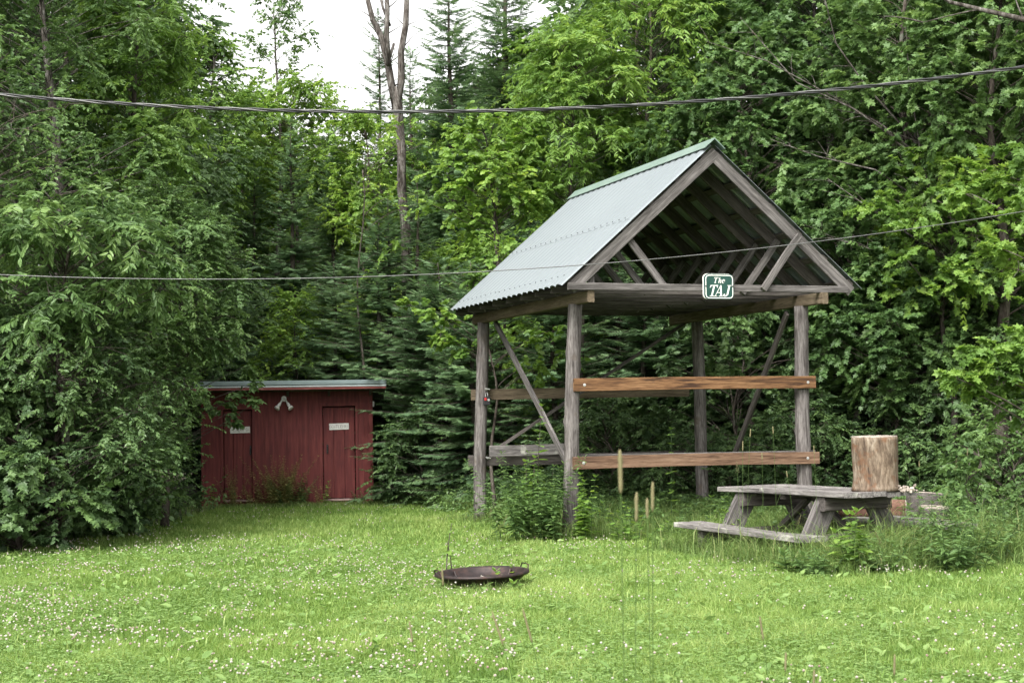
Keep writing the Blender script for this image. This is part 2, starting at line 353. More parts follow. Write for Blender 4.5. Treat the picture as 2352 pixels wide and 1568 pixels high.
def truss(y, first=False):
    sl_ = Vector((TA - TE, 0, ZA - ZE)).normalized(); nl = Vector((-sl_.z, 0, sl_.x))
    sr_ = Vector((TA - TR, 0, ZA - ZE)).normalized(); nr = Vector((-sr_.z, 0, sr_.x)); nr = nr if nr.z > 0 else -nr
    off = 0.041 + 0.075
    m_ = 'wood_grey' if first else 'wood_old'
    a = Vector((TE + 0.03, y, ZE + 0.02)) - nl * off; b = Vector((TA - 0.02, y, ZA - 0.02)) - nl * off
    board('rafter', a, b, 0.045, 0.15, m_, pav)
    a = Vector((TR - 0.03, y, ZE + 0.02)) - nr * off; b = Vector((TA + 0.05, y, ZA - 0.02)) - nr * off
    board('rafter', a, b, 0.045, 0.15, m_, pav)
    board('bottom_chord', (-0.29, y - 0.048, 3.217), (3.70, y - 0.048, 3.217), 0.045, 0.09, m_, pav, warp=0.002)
    board('web_brace', (1.10, y + 0.05, 3.2), (0.5, y + 0.05, 3.95), 0.045, 0.09, 'wood_grey', pav)
    board('web_brace', (2.42, y - 0.10, 3.2), (2.97, y - 0.10, 3.92), 0.045, 0.09, 'wood_grey', pav)
YS = [-0.50 + 0.61 * i for i in range(9)]
for i, y in enumerate(YS): truss(y, i == 0)
board('blocking', (0.06, -0.45, 3.26), (0.06, -0.45, 3.42), 0.045, 0.09, 'wood_grey', pav, up=(1, 0, 0))
Y0, Y1 = -0.56, 4.42
for side in (0, 1):
    e = Vector((TE if side == 0 else TR, 0, ZE)); a = Vector((TA, 0, ZA)); L = (a - e).length; s_ = (a - e).normalized()
    n = Vector((-s_.z, 0, s_.x)); n = n if n.z > 0 else -n
    for k in range(6):
        c = e + s_ * (0.12 + k * (L - 0.3) / 5) - n * 0.024
        board('purlin', (c.x, -0.51, c.z), (c.x, Y1 - 0.02, c.z), 0.10, 0.03, 'wood_old', pav, up=n, warp=0.001)
    # corrugated sheets: lower and upper course, the upper lapping the lower
    NC = 23; ns = NC * 10; AMP = 0.016
    for (l0, l1, lift) in ((-0.05, L * 0.49, 0.0), (L * 0.44, L - 0.03, 0.004)):
        V = []
        for j, l in enumerate((l0, (l0 + l1) / 2, l1)):
            for i in range(ns + 1):
                y = Y0 + (Y1 - Y0) * i / ns
                h = 2 * AMP * abs(math.sin(math.pi * i / 10)) ** 0.6 + lift * (1.0 if j == 0 else .6) - 0.004
                p = e + s_ * (l + (rB.uniform(-.002, .002) if j == 0 else 0)) + n * h; V.append((p.x, y, p.z))
        nn = ns + 1; top = np.array(V); bot = top - np.array([n.x, 0, n.z]) * 0.0015
        g = Geo(); g.V = [tuple(q_) for q_ in np.concatenate([top, bot])]; g.n = len(g.V); q = g.L
        for j in range(2):
            for i in range(ns):
                a_ = j * nn + i; q += [a_, a_ + 1, a_ + nn + 1, a_ + nn]; b_ = a_ + 3 * nn; q += [b_, b_ + nn, b_ + nn + 1, b_ + 1]
        for i in range(ns):
            q += [i, 3 * nn + i, 3 * nn + i + 1, i + 1]; q += [2 * nn + i, 2 * nn + i + 1, 5 * nn + i + 1, 5 * nn + i]
        g.T = [4] * (len(q) // 4); g.MI = [0] * len(g.T)
        for i in range(0, NC):                              # nail heads along the purlins
            for ll in ((l0 + 0.18,) if lift == 0 else (l0 + 0.05, l1 - 0.12)):
                p = e + s_ * (ll + rB.uniform(-.01, .01)) + n * (2 * AMP); y = Y0 + (Y1 - Y0) * i / NC
                if y > Y0 + .02: g.tube([(p.x, y, p.z - 0.004), (p.x + n.x * 0.006, y, p.z + n.z * 0.006)], 0.008, 6, None, 0, 1)
        g.build('roof_sheet', [MATS['roof_metal'], MATS['cable_black']], pav)
g = Geo(); sl_ = Vector((TA - TE, 0, ZA - ZE)).normalized(); n = Vector((-sl_.z, 0, sl_.x)); nr = Vector((sl_.z, 0, sl_.x))
prof = []
ap = Vector((TA, 0, ZA + 0.065))
lft = ap - sl_ * 0.2; rgt = ap + Vector((sl_.x, 0, -sl_.z)) * 0.2
out = [lft - n * .008, lft, ap + Vector((-.03, 0, -.02)), ap + Vector((0, 0, 0.006)), ap + Vector((.03, 0, -.02)), rgt, rgt - nr * .008, ap + Vector((0, 0, -.012))]
g.slab([(p.x, p.z) for p in out], Y0 - 0.05, Y1 + 0.04); g.build('ridge_cap', MATS['ridge_metal'], pav)
# rails, boards and diagonal braces
o = board('rail_board', (-0.07, -0.125, 1.985), (UW + 0.13, -0.125, 1.995), 0.04, 0.165, 'wood_stain', pav, label='orange brown stained upper rail across the front')
o2 = board('rail_board', (-0.10, -0.125, 0.985), (UW + 0.16, -0.125, 0.975), 0.04, 0.16, 'wood_stain_low', pav, label='brown lower rail across the front')
board('rail_board', (-0.02, 0.125, 1.01), (UW + 0.24, 0.125, 0.99), 0.04, 0.17, 'wood_grey', pav)
for oo, xx in ((o, 3.37), (o2, 3.37)):
    for x in (0.14, xx - 0.0):
        g = Geo(); g.tube([(x, -0.018, 0), (x, -0.03, 0)], 0.011, 8); g.tube([(x, -0.018, 0), (x, -0.023, 0)], 0.02, 10); g.build('bolt', MATS['bolt_metal'], oo)
board('rail_board', (-0.14, 4.10, 1.93), (UW + 0.2, 4.06, 1.95), 0.04, 0.165, 'wood_tan', pav)
board('rail_board', (-0.20, 4.10, 0.93), (UW + 0.2, 4.06, 0.93), 0.04, 0.165, 'wood_old', pav)
board('rail_board', (0.06, 3.84, 1.075), (1.42, 3.84, 1.09), 0.04, 0.165, 'wood_grey_pale', pav, label='short pale grey board inside the back left corner')
board('diagonal_brace', (0.14, 3.72, 3.02), (0.12, 0.62, 0.92), 0.04, 0.09, 'wood_grey', pav)
board('diagonal_brace', (0.22, 3.90, 1.12), (3.42, 3.80, 3.08), 0.09, 0.04, 'wood_old', pav)
board('diagonal_brace', (3.2, 0.22, 2.95), (3.22, 1.95, 0.98), 0.04, 0.09, 'wood_old', pav)
for z in (2.02, 0.98):
    g = Geo(); g.tube([(0.02, 3.87, z), (0.02, 3.83, z - .005)], 0.016, 8); g.tube([(0.02, 3.85, z), (0.075, 3.83, z - .012)], 0.008, 6); g.build('bolt', MATS['bolt_metal'], pav)

def loc_to_world(v): return Matrix.Translation(PAV) @ Matrix.Rotation(PA, 4, 'Z') @ Vector(v)
# small black and red device on the back post
dv = empty('hanging_device', loc_to_world((0.025, 3.86, 1.84)), PA, 'small black device with a red button hung on the back log post', 'device')
g = Geo(); g.box(-0.055, 0.055, -0.045, 0.0, -0.075, 0.06, 0, 0.012); g.build('case', MATS['black_plastic'], dv)
g = Geo(); g.box(-0.045, -0.01, -0.053, -0.043, 0.0, 0.04, 0, 0.004); g.build('red_button', MATS['red_plastic'], dv)
g = Geo(); g.tube([(0.022, -0.044, 0.01), (0.022, -0.052, 0.01)], 0.018, 12); g.build('dial', MATS['bolt_metal'], dv)
g = Geo(); g.tube([(-.02, -.02, .055), (-.015, -.02, .11), (.015, -.02, .12), (.02, -.02, .055)], 0.005, 6); g.build('hook', MATS['bolt_metal'], dv)

# ------------------------------------------------------------------ the TAJ sign, serif italic letters cut as thin raised shapes
def quadstroke(g, p, q, w0, w1, y, mi=0):
    """flat stroke in x,z between p and q with widths measured along x"""
    g.slab([(p[0] - w0 / 2, p[1]), (p[0] + w0 / 2, p[1]), (q[0] + w1 / 2, q[1]), (q[0] - w1 / 2, q[1])], y - 0.0015, y)
class Letter:
    def __init__(s, ox, oz, sc, sh=0.28, y=-0.008): s.g = Geo(); s.ox = ox; s.oz = oz; s.sc = sc; s.sh = sh; s.y = y; s.k = 0
    def P(s, x, z): return (s.ox + (x + z * s.sh) * s.sc, s.oz + z * s.sc)
    def poly(s, pts):
        y = s.y - s.k * 0.00025; s.k += 1
        s.g.slab([s.P(*p) for p in pts], y - 0.002, y)
    def stroke(s, pts, ws):
        for i in range(len(pts) - 1):
            (x0, z0), (x1, z1) = pts[i], pts[i + 1]; L = math.hypot(x1 - x0, z1 - z0); nx, nz = -(z1 - z0) / L, (x1 - x0) / L
            a, b = ws[i] / 2, ws[i + 1] / 2
            s.poly([(x0 + nx * a, z0 + nz * a), (x0 - nx * a, z0 - nz * a), (x1 - nx * b, z1 - nz * b), (x1 + nx * b, z1 + nz * b)])
def arc(cx, cz, r, a0, a1, n=10, rz=None):
    return [(cx + r * math.cos(rad(a0 + (a1 - a0) * i / n)), cz + (rz or r) * math.sin(rad(a0 + (a1 - a0) * i / n))) for i in range(n + 1)]
def L_T(l):
    l.poly([(0.29, 0.03), (0.45, 0.03), (0.45, 0.97), (0.29, 0.97)]); l.poly([(0, 0.93), (0.74, 0.93), (0.74, 1), (0, 1)])
    l.poly([(0, 0.76), (0.04, 0.76), (0.12, 0.94), (0, 0.94)]); l.poly([(0.70, 0.76), (0.74, 0.76), (0.74, 0.94), (0.62, 0.94)]); l.poly([(0.17, 0), (0.57, 0), (0.57, 0.05), (0.17, 0.05)])
def L_A(l):
    l.poly([(0.06, 0.03), (0.12, 0.03), (0.42, 1.0), (0.36, 0.97)]); l.poly([(0.56, 0.03), (0.75, 0.03), (0.45, 1.0), (0.34, 1.0)])
    l.poly([(0.17, 0.30), (0.62, 0.30), (0.61, 0.36), (0.19, 0.36)]); l.poly([(-0.04, 0), (0.25, 0), (0.25, 0.05), (-0.04, 0.05)]); l.poly([(0.46, 0), (0.85, 0), (0.85, 0.05), (0.46, 0.05)])
def L_J(l):
    l.poly([(0.27, 0.2), (0.43, 0.2), (0.43, 0.97), (0.27, 0.97)]); l.poly([(0.15, 0.95), (0.55, 0.95), (0.55, 1), (0.15, 1)])
    l.stroke([(0.35, 0.22)] + arc(0.17, 0.2, 0.18, 0, -150, 9, 0.17), [.16, .16, .15, .13, .11, .10, .09, .09, .10, .12, .14]); l.poly(arc(0.04, 0.14, 0.085, 0, 330, 9))
def L_h(l):
    l.poly([(0.08, 0.02), (0.24, 0.02), (0.24, 1), (0.08, 1)]); l.poly([(0.0, 0.95), (0.24, 0.95), (0.24, 1), (0, 1)])
    l.stroke([(0.22, 0.48), (0.33, 0.6), (0.46, 0.6), (0.5, 0.48), (0.5, 0.02)], [.06, .08, .12, .15, .15]); l.poly([(0.42, 0), (0.66, 0), (0.66, 0.05), (0.42, 0.05)])
def L_e(l):
    l.stroke(arc(0.27, 0.32, 0.22, 5, 315, 14, 0.3), [.07, .08, .08, .09, .12, .15, .16, .16, .15, .13, .12, .1, .08, .06, .05]); l.poly([(0.08, 0.31), (0.5, 0.31), (0.5, 0.36), (0.08, 0.36)])
def rrect(w_, h_, r, n=6):
    pts = []
    for cx, cz, a in ((w_ / 2 - r, h_ / 2 - r, 0), (-w_ / 2 + r, h_ / 2 - r, 90), (-w_ / 2 + r, -h_ / 2 + r, 180), (w_ / 2 - r, -h_ / 2 + r, 270)):
        pts += [(cx + r * math.cos(rad(a + 90 * i / n)), cz + r * math.sin(rad(a + 90 * i / n))) for i in range(n + 1)]
    return pts
sg = empty('name_sign', loc_to_world((1.755, -0.66, 3.225)), PA, 'green rounded sign reading The TAJ in white italic letters on the roof beam', 'sign')
g = Geo(); g.slab([(x - 0.012, z + 0.004) for x, z in rrect(0.42, 0.33, 0.06)], 0.012, 0.03); g.build('backing_board', MATS['sign_white'], sg)
g = Geo(); g.slab([(x - 0.004, z + 0.002) for x, z in rrect(0.415, 0.325, 0.06)], -0.003, 0.011); g.build('green_panel', MATS['sign_green'], sg)
g = Geo(); a = rrect(0.392, 0.302, 0.05); b = rrect(0.370, 0.280, 0.04); k = len(a)
for i in range(k):
    j = (i + 1) % k
    g.rings([[(a[i][0], -0.0055, a[i][1]), (a[j][0], -0.0055, a[j][1]), (b[j][0], -0.0055, b[j][1]), (b[i][0], -0.0055, b[i][1])], [(a[i][0], -0.0035, a[i][1]), (a[j][0], -0.0035, a[j][1]), (b[j][0], -0.0035, b[j][1]), (b[i][0], -0.0035, b[i][1])]])
bo = g.build('white_border', MATS['sign_white'], sg)
for x in (-0.19, 0.19):
    g = Geo(); g.tube([(x, -0.006, 0.005), (x, -0.010, 0.005)], 0.009, 10); g.build('screw', MATS['cable_black'], sg)
for nm, fn, ox, oz, sc in (('T', L_T, -0.165, -0.125, 0.145), ('A', L_A, -0.075, -0.125, 0.145), ('J', L_J, 0.055, -0.125, 0.145), ('T', L_T, -0.088, 0.045, 0.075), ('h', L_h, -0.020, 0.045, 0.072), ('e', L_e, 0.033, 0.045, 0.075)):
    l = Letter(ox, oz, sc, 0.28, -0.004); fn(l); l.g.build('letter', MATS['sign_white'], sg)

# ------------------------------------------------------------------ red outhouse
SH = at(463, 1166, 29.4); SH.z = 0
SA = rad(7)
shed = empty('outhouse', SH, SA, 'dark red wooden outhouse with two doors under a slanted metal roof', 'outhouse')
SW, SD, SZ = 3.12, 1.7, 2.12
g = Geo()   # front siding with grooves: boards 0.2 m wide, doorways left open
D1 = (0.40, 0.92); D2 = (2.20, 2.80)
def siding(g, x0, x1, z0, z1, y=0.0, th=0.02):
    n = max(1, round((x1 - x0) / 0.2)); wd = (x1 - x0) / n
    for i in range(n): g.box(x0 + i * wd + 0.0015, x0 + (i + 1) * wd - 0.0015, y, y + th, z0, z1, 0, 0.001)
    g.box(x0, x1, y + th - 0.004, y + th + 0.012, z0, z1)
siding(g, 0, D1[0], 0.03, SZ); siding(g, D1[1], D2[0], 0.03, SZ); siding(g, D2[1], SW, 0.03, SZ)
siding(g, D1[0], D1[1], 1.79, SZ); siding(g, D2[0], D2[1], 1.83, SZ)
g.build('front_wall', MATS['red_siding'], shed)
for x, nm in ((0.0, 'side_wall'), (SW - 0.03, 'side_wall')):
    g = Geo(); z1 = SZ; z2 = SZ - 0.42
    pts = [(0.032, 0.03), (SD, 0.03), (SD, z2), (0.032, z1)]
    g.rings([[(x, y, z) for y, z in pts], [(x + 0.03, y, z) for y, z in pts]]); g.build(nm, MATS['red_siding'], shed)
g = Geo(); g.box(0, SW, SD + 0.002, SD + 0.03, 0.03, SZ - 0.43); g.build('back_wall', MATS['red_siding'], shed)
g = Geo(); g.box(0.03, SW - 0.03, 0.035, SD, 0.0, 0.05); g.build('floor_slab', MATS['wood_old'], shed)
def zr(y): return SZ + 0.085 - 0.26 * (y + 0.38)
g = Geo(); x0, x1 = -0.32, SW + 0.23
pts = [(-0.40, zr(-0.40)), (SD + 0.35, zr(SD + 0.35)), (SD + 0.35, zr(SD + 0.35) + 0.06), (-0.40, zr(-0.40) + 0.06)]
g.rings([[(x0, y, z) for y, z in pts], [(x1, y, z) for y, z in pts]]); roof = g.build('roof_deck', MATS['wood_old'], shed)
g = Geo(); g.box(x0 - .01, x1 + .01, -0.47, -0.402, SZ + 0.10, SZ + 0.168, 0, 0.006); g.build('metal_drip_edge', MATS['fascia_metal'], roof)
g = Geo(); g.box(x0 - .01, x1 + .01, -0.455, -0.402, SZ + 0.062, SZ + 0.092, 0, 0.003); g.build('pale_flashing', MATS['fascia_pale'], roof)
g = Geo(); g.box(x0, x1, -0.445, -0.402, SZ + 0.015, SZ + 0.058, 0, 0.003); g.build('red_fascia', MATS['trim_red'], roof)
g = Geo(); pts = [(-0.46, zr(-0.46) + 0.063), (SD + 0.4, zr(SD + 0.4) + 0.063), (SD + 0.4, zr(SD + 0.4) + 0.075), (-0.46, zr(-0.46) + 0.075)]
g.rings([[(x0 - .01, y, z) for y, z in pts], [(x1 + .01, y, z) for y, z in pts]]); g.build('metal_sheet', MATS['fascia_metal'], roof)
for x in (0.02, 0.8, 1.55, 2.3, SW - 0.06):
    g = Geo(); pts = [(-0.38, zr(-0.38) - 0.06), (-0.01, zr(-0.01) - 0.09), (-0.01, zr(-0.01) - 0.002), (-0.38, zr(-0.38) - 0.002)]
    g.rings([[(x, y, z) for y, z in pts], [(x + .04, y, z) for y, z in pts]]); g.build('rafter_tail', MATS['wood_old'], shed)
for x0_, x1_ in ((0.0, 0.07), (SW - 0.075, SW)):
    g = Geo(); g.box(x0_, x1_, -0.022, -0.002, 0.02, SZ, 0, 0.003); g.build('corner_trim', MATS['red_siding'], shed)
def strokes(parent, text, x0, z0, h, y, mat='ink', name='lettering', gap=0.25, th=0.006, seed=1):
    r = random.Random(seed); G = {'L': [[(0, 1), (0, 0), (.5, 0)]], 'A': [[(0, 0), (.3, 1), (.6, 0)], [(.12, .4), (.48, .4)]], 'D': [[(0, 0), (0, 1), (.3, .95), (.52, .7), (.52, .3), (.3, .05), (0, 0)]], 'I': [[(.1, 0), (.1, 1)]], 'E': [[(.5, 1), (0, 1), (0, 0), (.5, 0)], [(0, .52), (.42, .52)]], 'S': [[(.5, .88), (.25, 1), (.02, .78), (.2, .55), (.45, .42), (.5, .2), (.25, 0), (0, .12)]], 'G': [[(.52, .85), (.3, 1), (.05, .8), (0, .4), (.15, .05), (.45, .05), (.52, .4), (.3, .4)]], 'N': [[(0, 0), (0, 1), (.5, 0), (.5, 1)]], 'T': [[(0, 1), (.6, 1)], [(.3, 1), (.3, 0)]], 'M': [[(0, 0), (.05, 1), (.35, .4), (.65, 1), (.7, 0)]]}
    W = {'I': .2, 'M': .7, 'T': .6, 'A': .6}; g = Geo(); x = x0
    for ch in text:
        if ch == '-':
            g.box(x, x + .25 * h, y - .003, y, z0 + .45 * h, z0 + .45 * h + th); x += .5 * h; continue
        for st in G[ch]:
            pts = [Vector((x + a * h, y - 0.001, z0 + b * h + r.uniform(-.002, .002))) for a, b in st]; g.tube(pts, th / 2, 5)
        x += (W.get(ch, .52) + gap) * h
    g.build(name, MATS[mat], parent)
for (xa, xb), ztop, zbot, lab, hx in ((D1, 1.79, 0.16, 'LADIES', 0.47), (D2, 1.83, 0.14, 'GENTLEMEN', 0.07)):
    g = Geo(); n = 3; wd = (xb - xa) / n
    for i in range(n): g.box(xa + .008 + i * wd + .003, xa + (i + 1) * wd - .003 - .012 * (i == n - 1), 0.052, 0.075, zbot, ztop - .02, 0, 0.003)
    g.box(xa + 0.012, xb - 0.018, 0.072, 0.086, zbot, ztop - .022)
    d = g.build('door', MATS['red_siding'], shed); d['label'] = 'door with a %s label' % lab
    g = Geo(); g.box(xa + hx, xa + hx + 0.03, 0.034, 0.049, 0.96, 1.13, 0, 0.004); g.tube([(xa + hx + .015, .034, 1.0), (xa + hx + .015, -.015, 1.01), (xa + hx + .015, -.015, 1.09), (xa + hx + .015, .034, 1.1)], .007, 6)
    g.build('handle', MATS['black_plastic'], d)
    g = Geo(); g.box(xa - .0, xb + .0, -0.03, 0.02, zbot - 0.045, zbot - 0.008, 0, 0.004); g.build('door_sill', MATS['door_wear'], shed)
    g = Geo(); g.box(xa + .0, xb - .0, -0.001, 0.02, 0.03, zbot - 0.05); g.build('kick_board', MATS['red_siding'], shed)
    for xx in (xa - 0.055, xb + 0.0):
        g = Geo(); g.box(xx, xx + 0.055, -0.018, -0.001, 0.05, ztop + .0, 0, 0.003); g.build('door_trim', MATS['red_siding'], shed)
    g = Geo(); g.box(xa - 0.055, xb + 0.055, -0.02, -0.001, ztop + .002, ztop + .06, 0, 0.003); g.build('door_trim', MATS['red_siding'], shed)
def label_plate(xc, zc, w_, h_, text, lab, hh, tilt=0.0):
    p = Matrix.Translation(SH) @ Matrix.Rotation(SA, 4, 'Z') @ Vector((xc, 0.048, zc))
    e = empty('door_label', p, SA, lab, 'label'); e.rotation_euler = (0, tilt, SA)
    g = Geo(); g.box(-w_ / 2, w_ / 2, -0.006, 0.001, -h_ / 2, h_ / 2, 0, 0.001); g.build('plate', MATS['label_white'], e)
    tw = sum({'I': .2, 'M': .7, 'T': .6, 'A': .6, '-': .25}.get(c, .52) + .25 for c in text) * hh
    strokes(e, text, -tw / 2 + .01, -hh / 2, hh, -0.007)
label_plate(0.70, 1.42, 0.36, 0.115, '-LADIES-', 'white label lettered LADIES, on the left outhouse door', 0.062, rad(-1))
label_plate(2.50, 1.455, 0.36, 0.115, 'GENTLEMEN', 'white label lettered GENTLEMEN, on the right outhouse door', 0.052, rad(-1))
# double flood lamp under the eave
p = Matrix.Translation(SH) @ Matrix.Rotation(SA, 4, 'Z') @ Vector((1.5, 0, 1.98))
fl = empty('flood_lamp', p, SA, 'twin white flood lamp under the outhouse eave', 'lamp'); fl.scale = (.78, .78, .85)
g = Geo(); g.tube([(0, -0.002, 0), (0, -0.035, 0)], 0.06, 16); g.box(-.05, .05, -.05, -.03, -.015, .02, 0, .004); g.build('mount', MATS['white_metal'], fl)
for s in (-1, 1):
    g = Geo(); a = Vector((s * .03, -.05, -.01)); b = Vector((s * .085, -.11, -.10)); c = Vector((s * .13, -.15, -.165))
    g.tube([a, b], [.016, .022], 10); g.tube([b, b.lerp(c, .5), c], [.03, .034, .036], 14); h = g.build('lamp_holder', MATS['white_metal'], fl, None, True)
    g = Geo(); d = c.lerp(b, -0.75); g.tube([c.lerp(b, .1), c.lerp(d, .5), d, d.lerp(c, -.12)], [.034, .058, .066, .045], 16); g.build('bulb', MATS['lamp_glass'], h, None, True)
p = Matrix.Translation(SH) @ Matrix.Rotation(SA, 4, 'Z') @ Vector((SW + .0, 0.12, 1.86))
g = Geo(); g.box(0.001, 0.035, -0.04, 0.04, -0.05, 0.05, 0, 0.006); g.build('cover', MATS['white_metal'], None)
jb = bpy.data.objects['cover']; jb.name = 'junction_box'; jb.location = p; jb.rotation_euler = (0, 0, SA); tag(jb, 'small white electrical box on the right side wall of the outhouse', 'electrical box')

# ------------------------------------------------------------------ picnic table
ax = Vector((-0.49, 0.87, 0)).normalized()      # along the table, away from us
TB = Vector((3.44, 16.9, 0)); TAZ = math.atan2(ax.y, ax.x) - math.pi / 2
tb = empty('picnic_table', TB, TAZ, 'weathered grey picnic table with attached benches standing in tall grass', 'picnic table')
# local x: across to the right, local y: away
TW, TL, TZ = 0.92, 2.2, 0.735
TW = 1.0; n = 5; wd = TW / n
for i in range(n):
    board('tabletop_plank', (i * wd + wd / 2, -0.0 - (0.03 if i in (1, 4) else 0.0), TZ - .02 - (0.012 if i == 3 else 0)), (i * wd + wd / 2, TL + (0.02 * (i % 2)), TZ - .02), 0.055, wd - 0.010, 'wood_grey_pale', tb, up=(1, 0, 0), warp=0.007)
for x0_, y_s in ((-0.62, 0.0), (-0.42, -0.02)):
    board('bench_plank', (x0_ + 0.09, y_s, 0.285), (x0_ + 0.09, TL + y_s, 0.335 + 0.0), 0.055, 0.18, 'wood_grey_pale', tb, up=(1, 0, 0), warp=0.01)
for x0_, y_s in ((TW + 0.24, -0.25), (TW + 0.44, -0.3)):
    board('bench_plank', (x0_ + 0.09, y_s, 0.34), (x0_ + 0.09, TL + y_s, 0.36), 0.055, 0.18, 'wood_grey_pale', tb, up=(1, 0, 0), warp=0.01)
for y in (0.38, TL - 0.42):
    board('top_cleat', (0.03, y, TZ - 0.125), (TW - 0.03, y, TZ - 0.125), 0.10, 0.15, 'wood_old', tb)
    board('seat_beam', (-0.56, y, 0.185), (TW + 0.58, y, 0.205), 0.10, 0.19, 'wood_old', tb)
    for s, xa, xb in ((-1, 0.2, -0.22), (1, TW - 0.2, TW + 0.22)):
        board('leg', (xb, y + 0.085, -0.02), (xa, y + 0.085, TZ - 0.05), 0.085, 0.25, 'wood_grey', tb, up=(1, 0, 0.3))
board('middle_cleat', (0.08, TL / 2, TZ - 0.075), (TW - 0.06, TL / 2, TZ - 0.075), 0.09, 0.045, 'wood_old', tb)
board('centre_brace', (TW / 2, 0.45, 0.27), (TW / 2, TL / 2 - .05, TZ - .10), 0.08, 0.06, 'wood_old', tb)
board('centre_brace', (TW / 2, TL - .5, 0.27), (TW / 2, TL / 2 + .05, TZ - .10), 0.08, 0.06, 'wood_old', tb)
def tb_world(v): return Matrix.Translation(TB) @ Matrix.Rotation(TAZ, 4, 'Z') @ Vector(v)

def log_round(name, P, r, h, label, cat, seed, rot=(0, 0, 0), flare=0.08, lump=0.03, side='stump_wood', face='cut_wood', group=None):
    rr = random.Random(seed); root = empty(name, P, 0, label, cat, group); root.rotation_euler = rot
    seg = 40; lob = [(rr.uniform(0, 6.28), rr.uniform(.3, 1)) for _ in range(5)]
    def rad_at(th, u):
        q = r * (1 + flare * max(0, 1 - u * 3.5) ** 2 + 0.02 * math.sin(u * 5 + seed))
        for i, (a, k) in enumerate(lob): q *= 1 + lump * k * math.cos((i + 2) * (th - a)) * (0.6 + .4 * math.cos(u * 3 + i))
        return q
    R = []
    for i in range(17):
        u = i / 16; R.append([((rad_at(2 * math.pi * j / seg, u) + rr.uniform(-.003, .003)) * math.cos(2 * math.pi * j / seg), (rad_at(2 * math.pi * j / seg, u) + rr.uniform(-.003, .003)) * math.sin(2 * math.pi * j / seg), h * u) for j in range(seg)])
    g = Geo(); g.rings(R); g.build('bark_side', MATS[side], root, None, True)
    g = Geo(); top = [[(rad_at(2 * math.pi * j / seg, 1) * k * math.cos(2 * math.pi * j / seg), rad_at(2 * math.pi * j / seg, 1) * k * math.sin(2 * math.pi * j / seg), h + z + rr.uniform(-.0015, .0015)) for j in range(seg)] for k, z in ((0.995, 0.001), (0.985, 0.010), (0.5, 0.016), (0.02, 0.012))]
    g.rings(top, True); g.build('cut_face', MATS[face], root)
    return root
sp = at(2012, 1124, 17.45); sp.z = TZ + 0.005
log_round('log_section', sp, 0.243, 0.575, 'big upright log section with peeling reddish bark, standing on the picnic table', 'log', 4, (0, rad(-0.5), 0.6), 0.1)
# crumbs of rotted wood beside the log
g = Geo(); rr = random.Random(3)
for i in range(70):
    a = rr.uniform(-0.25, 0.28); p = Vector((sp.x + 0.2 + abs(rr.gauss(0, .09)), sp.y - 0.22 + rr.gauss(0, .08), TZ + 0.006 + max(0, .07 - .35 * abs(a)) * rr.random())); s = rr.uniform(.008, .03)
    g.tube([p, p + Vector((rr.uniform(-1, 1), rr.uniform(-1, 1), rr.uniform(-.2, .5))).normalized() * s], [s * .6, s * .3], 5, rr, .3)
tag(g.build('wood_crumbs', MATS['cut_wood']), 'crumbled rotten wood on the table at the foot of the log', 'wood debris', None, 'stuff')
# rounds and planks to the right, behind the table end
p = at(2142, 1222, 18.3); p.z = 0
log_round('wood_block', p, 0.17, 0.5, 'pale topped upright wood block right of the picnic table', 'log', 8, (rad(3), rad(2), 0), 0.02, 0.04, 'wood_old')
p = at(2118, 1200, 19.0); p.z = 0
log_round('wood_block', p, 0.21, 0.62, 'taller grey wood block behind the pale topped one', 'log', 9, (rad(-4), rad(5), 0), 0.02, 0.04, 'wood_old')
p = at(1990, 1185, 18.8)
log_round('rotten_log', (p.x - .32, p.y, 0.47), 0.115, 0.75, 'crumbling reddish log lying beneath the table behind its legs', 'log', 10, (0, rad(92), rad(-8)), 0.0, 0.09, 'rotten', 'cut_wood')
g = Geo(); 
log_round('support_log', (p.x + .1, p.y + .05, 0), 0.13, 0.36, 'short dark log propping up the rotten one under the table', 'log', 11, (0, 0, 0), 0.0, 0.05, 'wood_old')

# ------------------------------------------------------------------ fire bowl
p = at(1108, 1322, 15.0); p.z = 0
fb = empty('fire_bowl', p, 0, 'rusty round steel fire bowl on a low stand in the lawn', 'fire pit'); fb.rotation_euler = (rad(1.0), rad(-1.6), 0)
g = Geo(); prof = [(0.03, 0.035), (0.18, 0.042), (0.30, 0.07), (0.375, 0.125), (0.395, 0.160), (0.405, 0.168), (0.42, 0.173), (0.435, 0.168), (0.442, 0.155), (0.436, 0.142), (0.425, 0.140), (0.405, 0.135), (0.385, 0.115), (0.31, 0.055), (0.18, 0.03), (0.03, 0.02)]
g.lathe(prof, 64, 0, rB, 0.002, True); g.build('bowl', MATS['rust'], fb, None, True)
g = Geo(); g.rings([[(r_ * math.cos(2 * math.pi * j / 40), r_ * math.sin(2 * math.pi * j / 40), z) for j in range(40)] for r_, z in ((0.27, 0.0), (0.285, 0.0), (0.30, 0.085), (0.285, 0.085), (0.27, 0.0))], False); g.build('base_ring', MATS['rust'], fb)
for a in (45, 135, 225, 315):
    c, s = math.cos(rad(a)), math.sin(rad(a)); g = Geo(); g.tube([(c * .30, s * .30, .0), (c * .34, s * .34, .08), (c * .375, s * .375, .15)], 0.012, 8); g.build('leg', MATS['rust'], fb)
for a in (200, 20):
    c, s = math.cos(rad(a)), math.sin(rad(a)); tx, ty = -s, c; g = Geo()
    q = lambda o_, z, k: (c * (0.42 + k) + tx * o_, s * (0.42 + k) + ty * o_, z)
    g.tube([q(-.1, .165, 0), q(-.085, .205, .01), q(0, .215, .012), q(.085, .205, .01), q(.1, .165, 0)], 0.006, 8); g.build('handle', MATS['rust'], fb)
rr = random.Random(5)
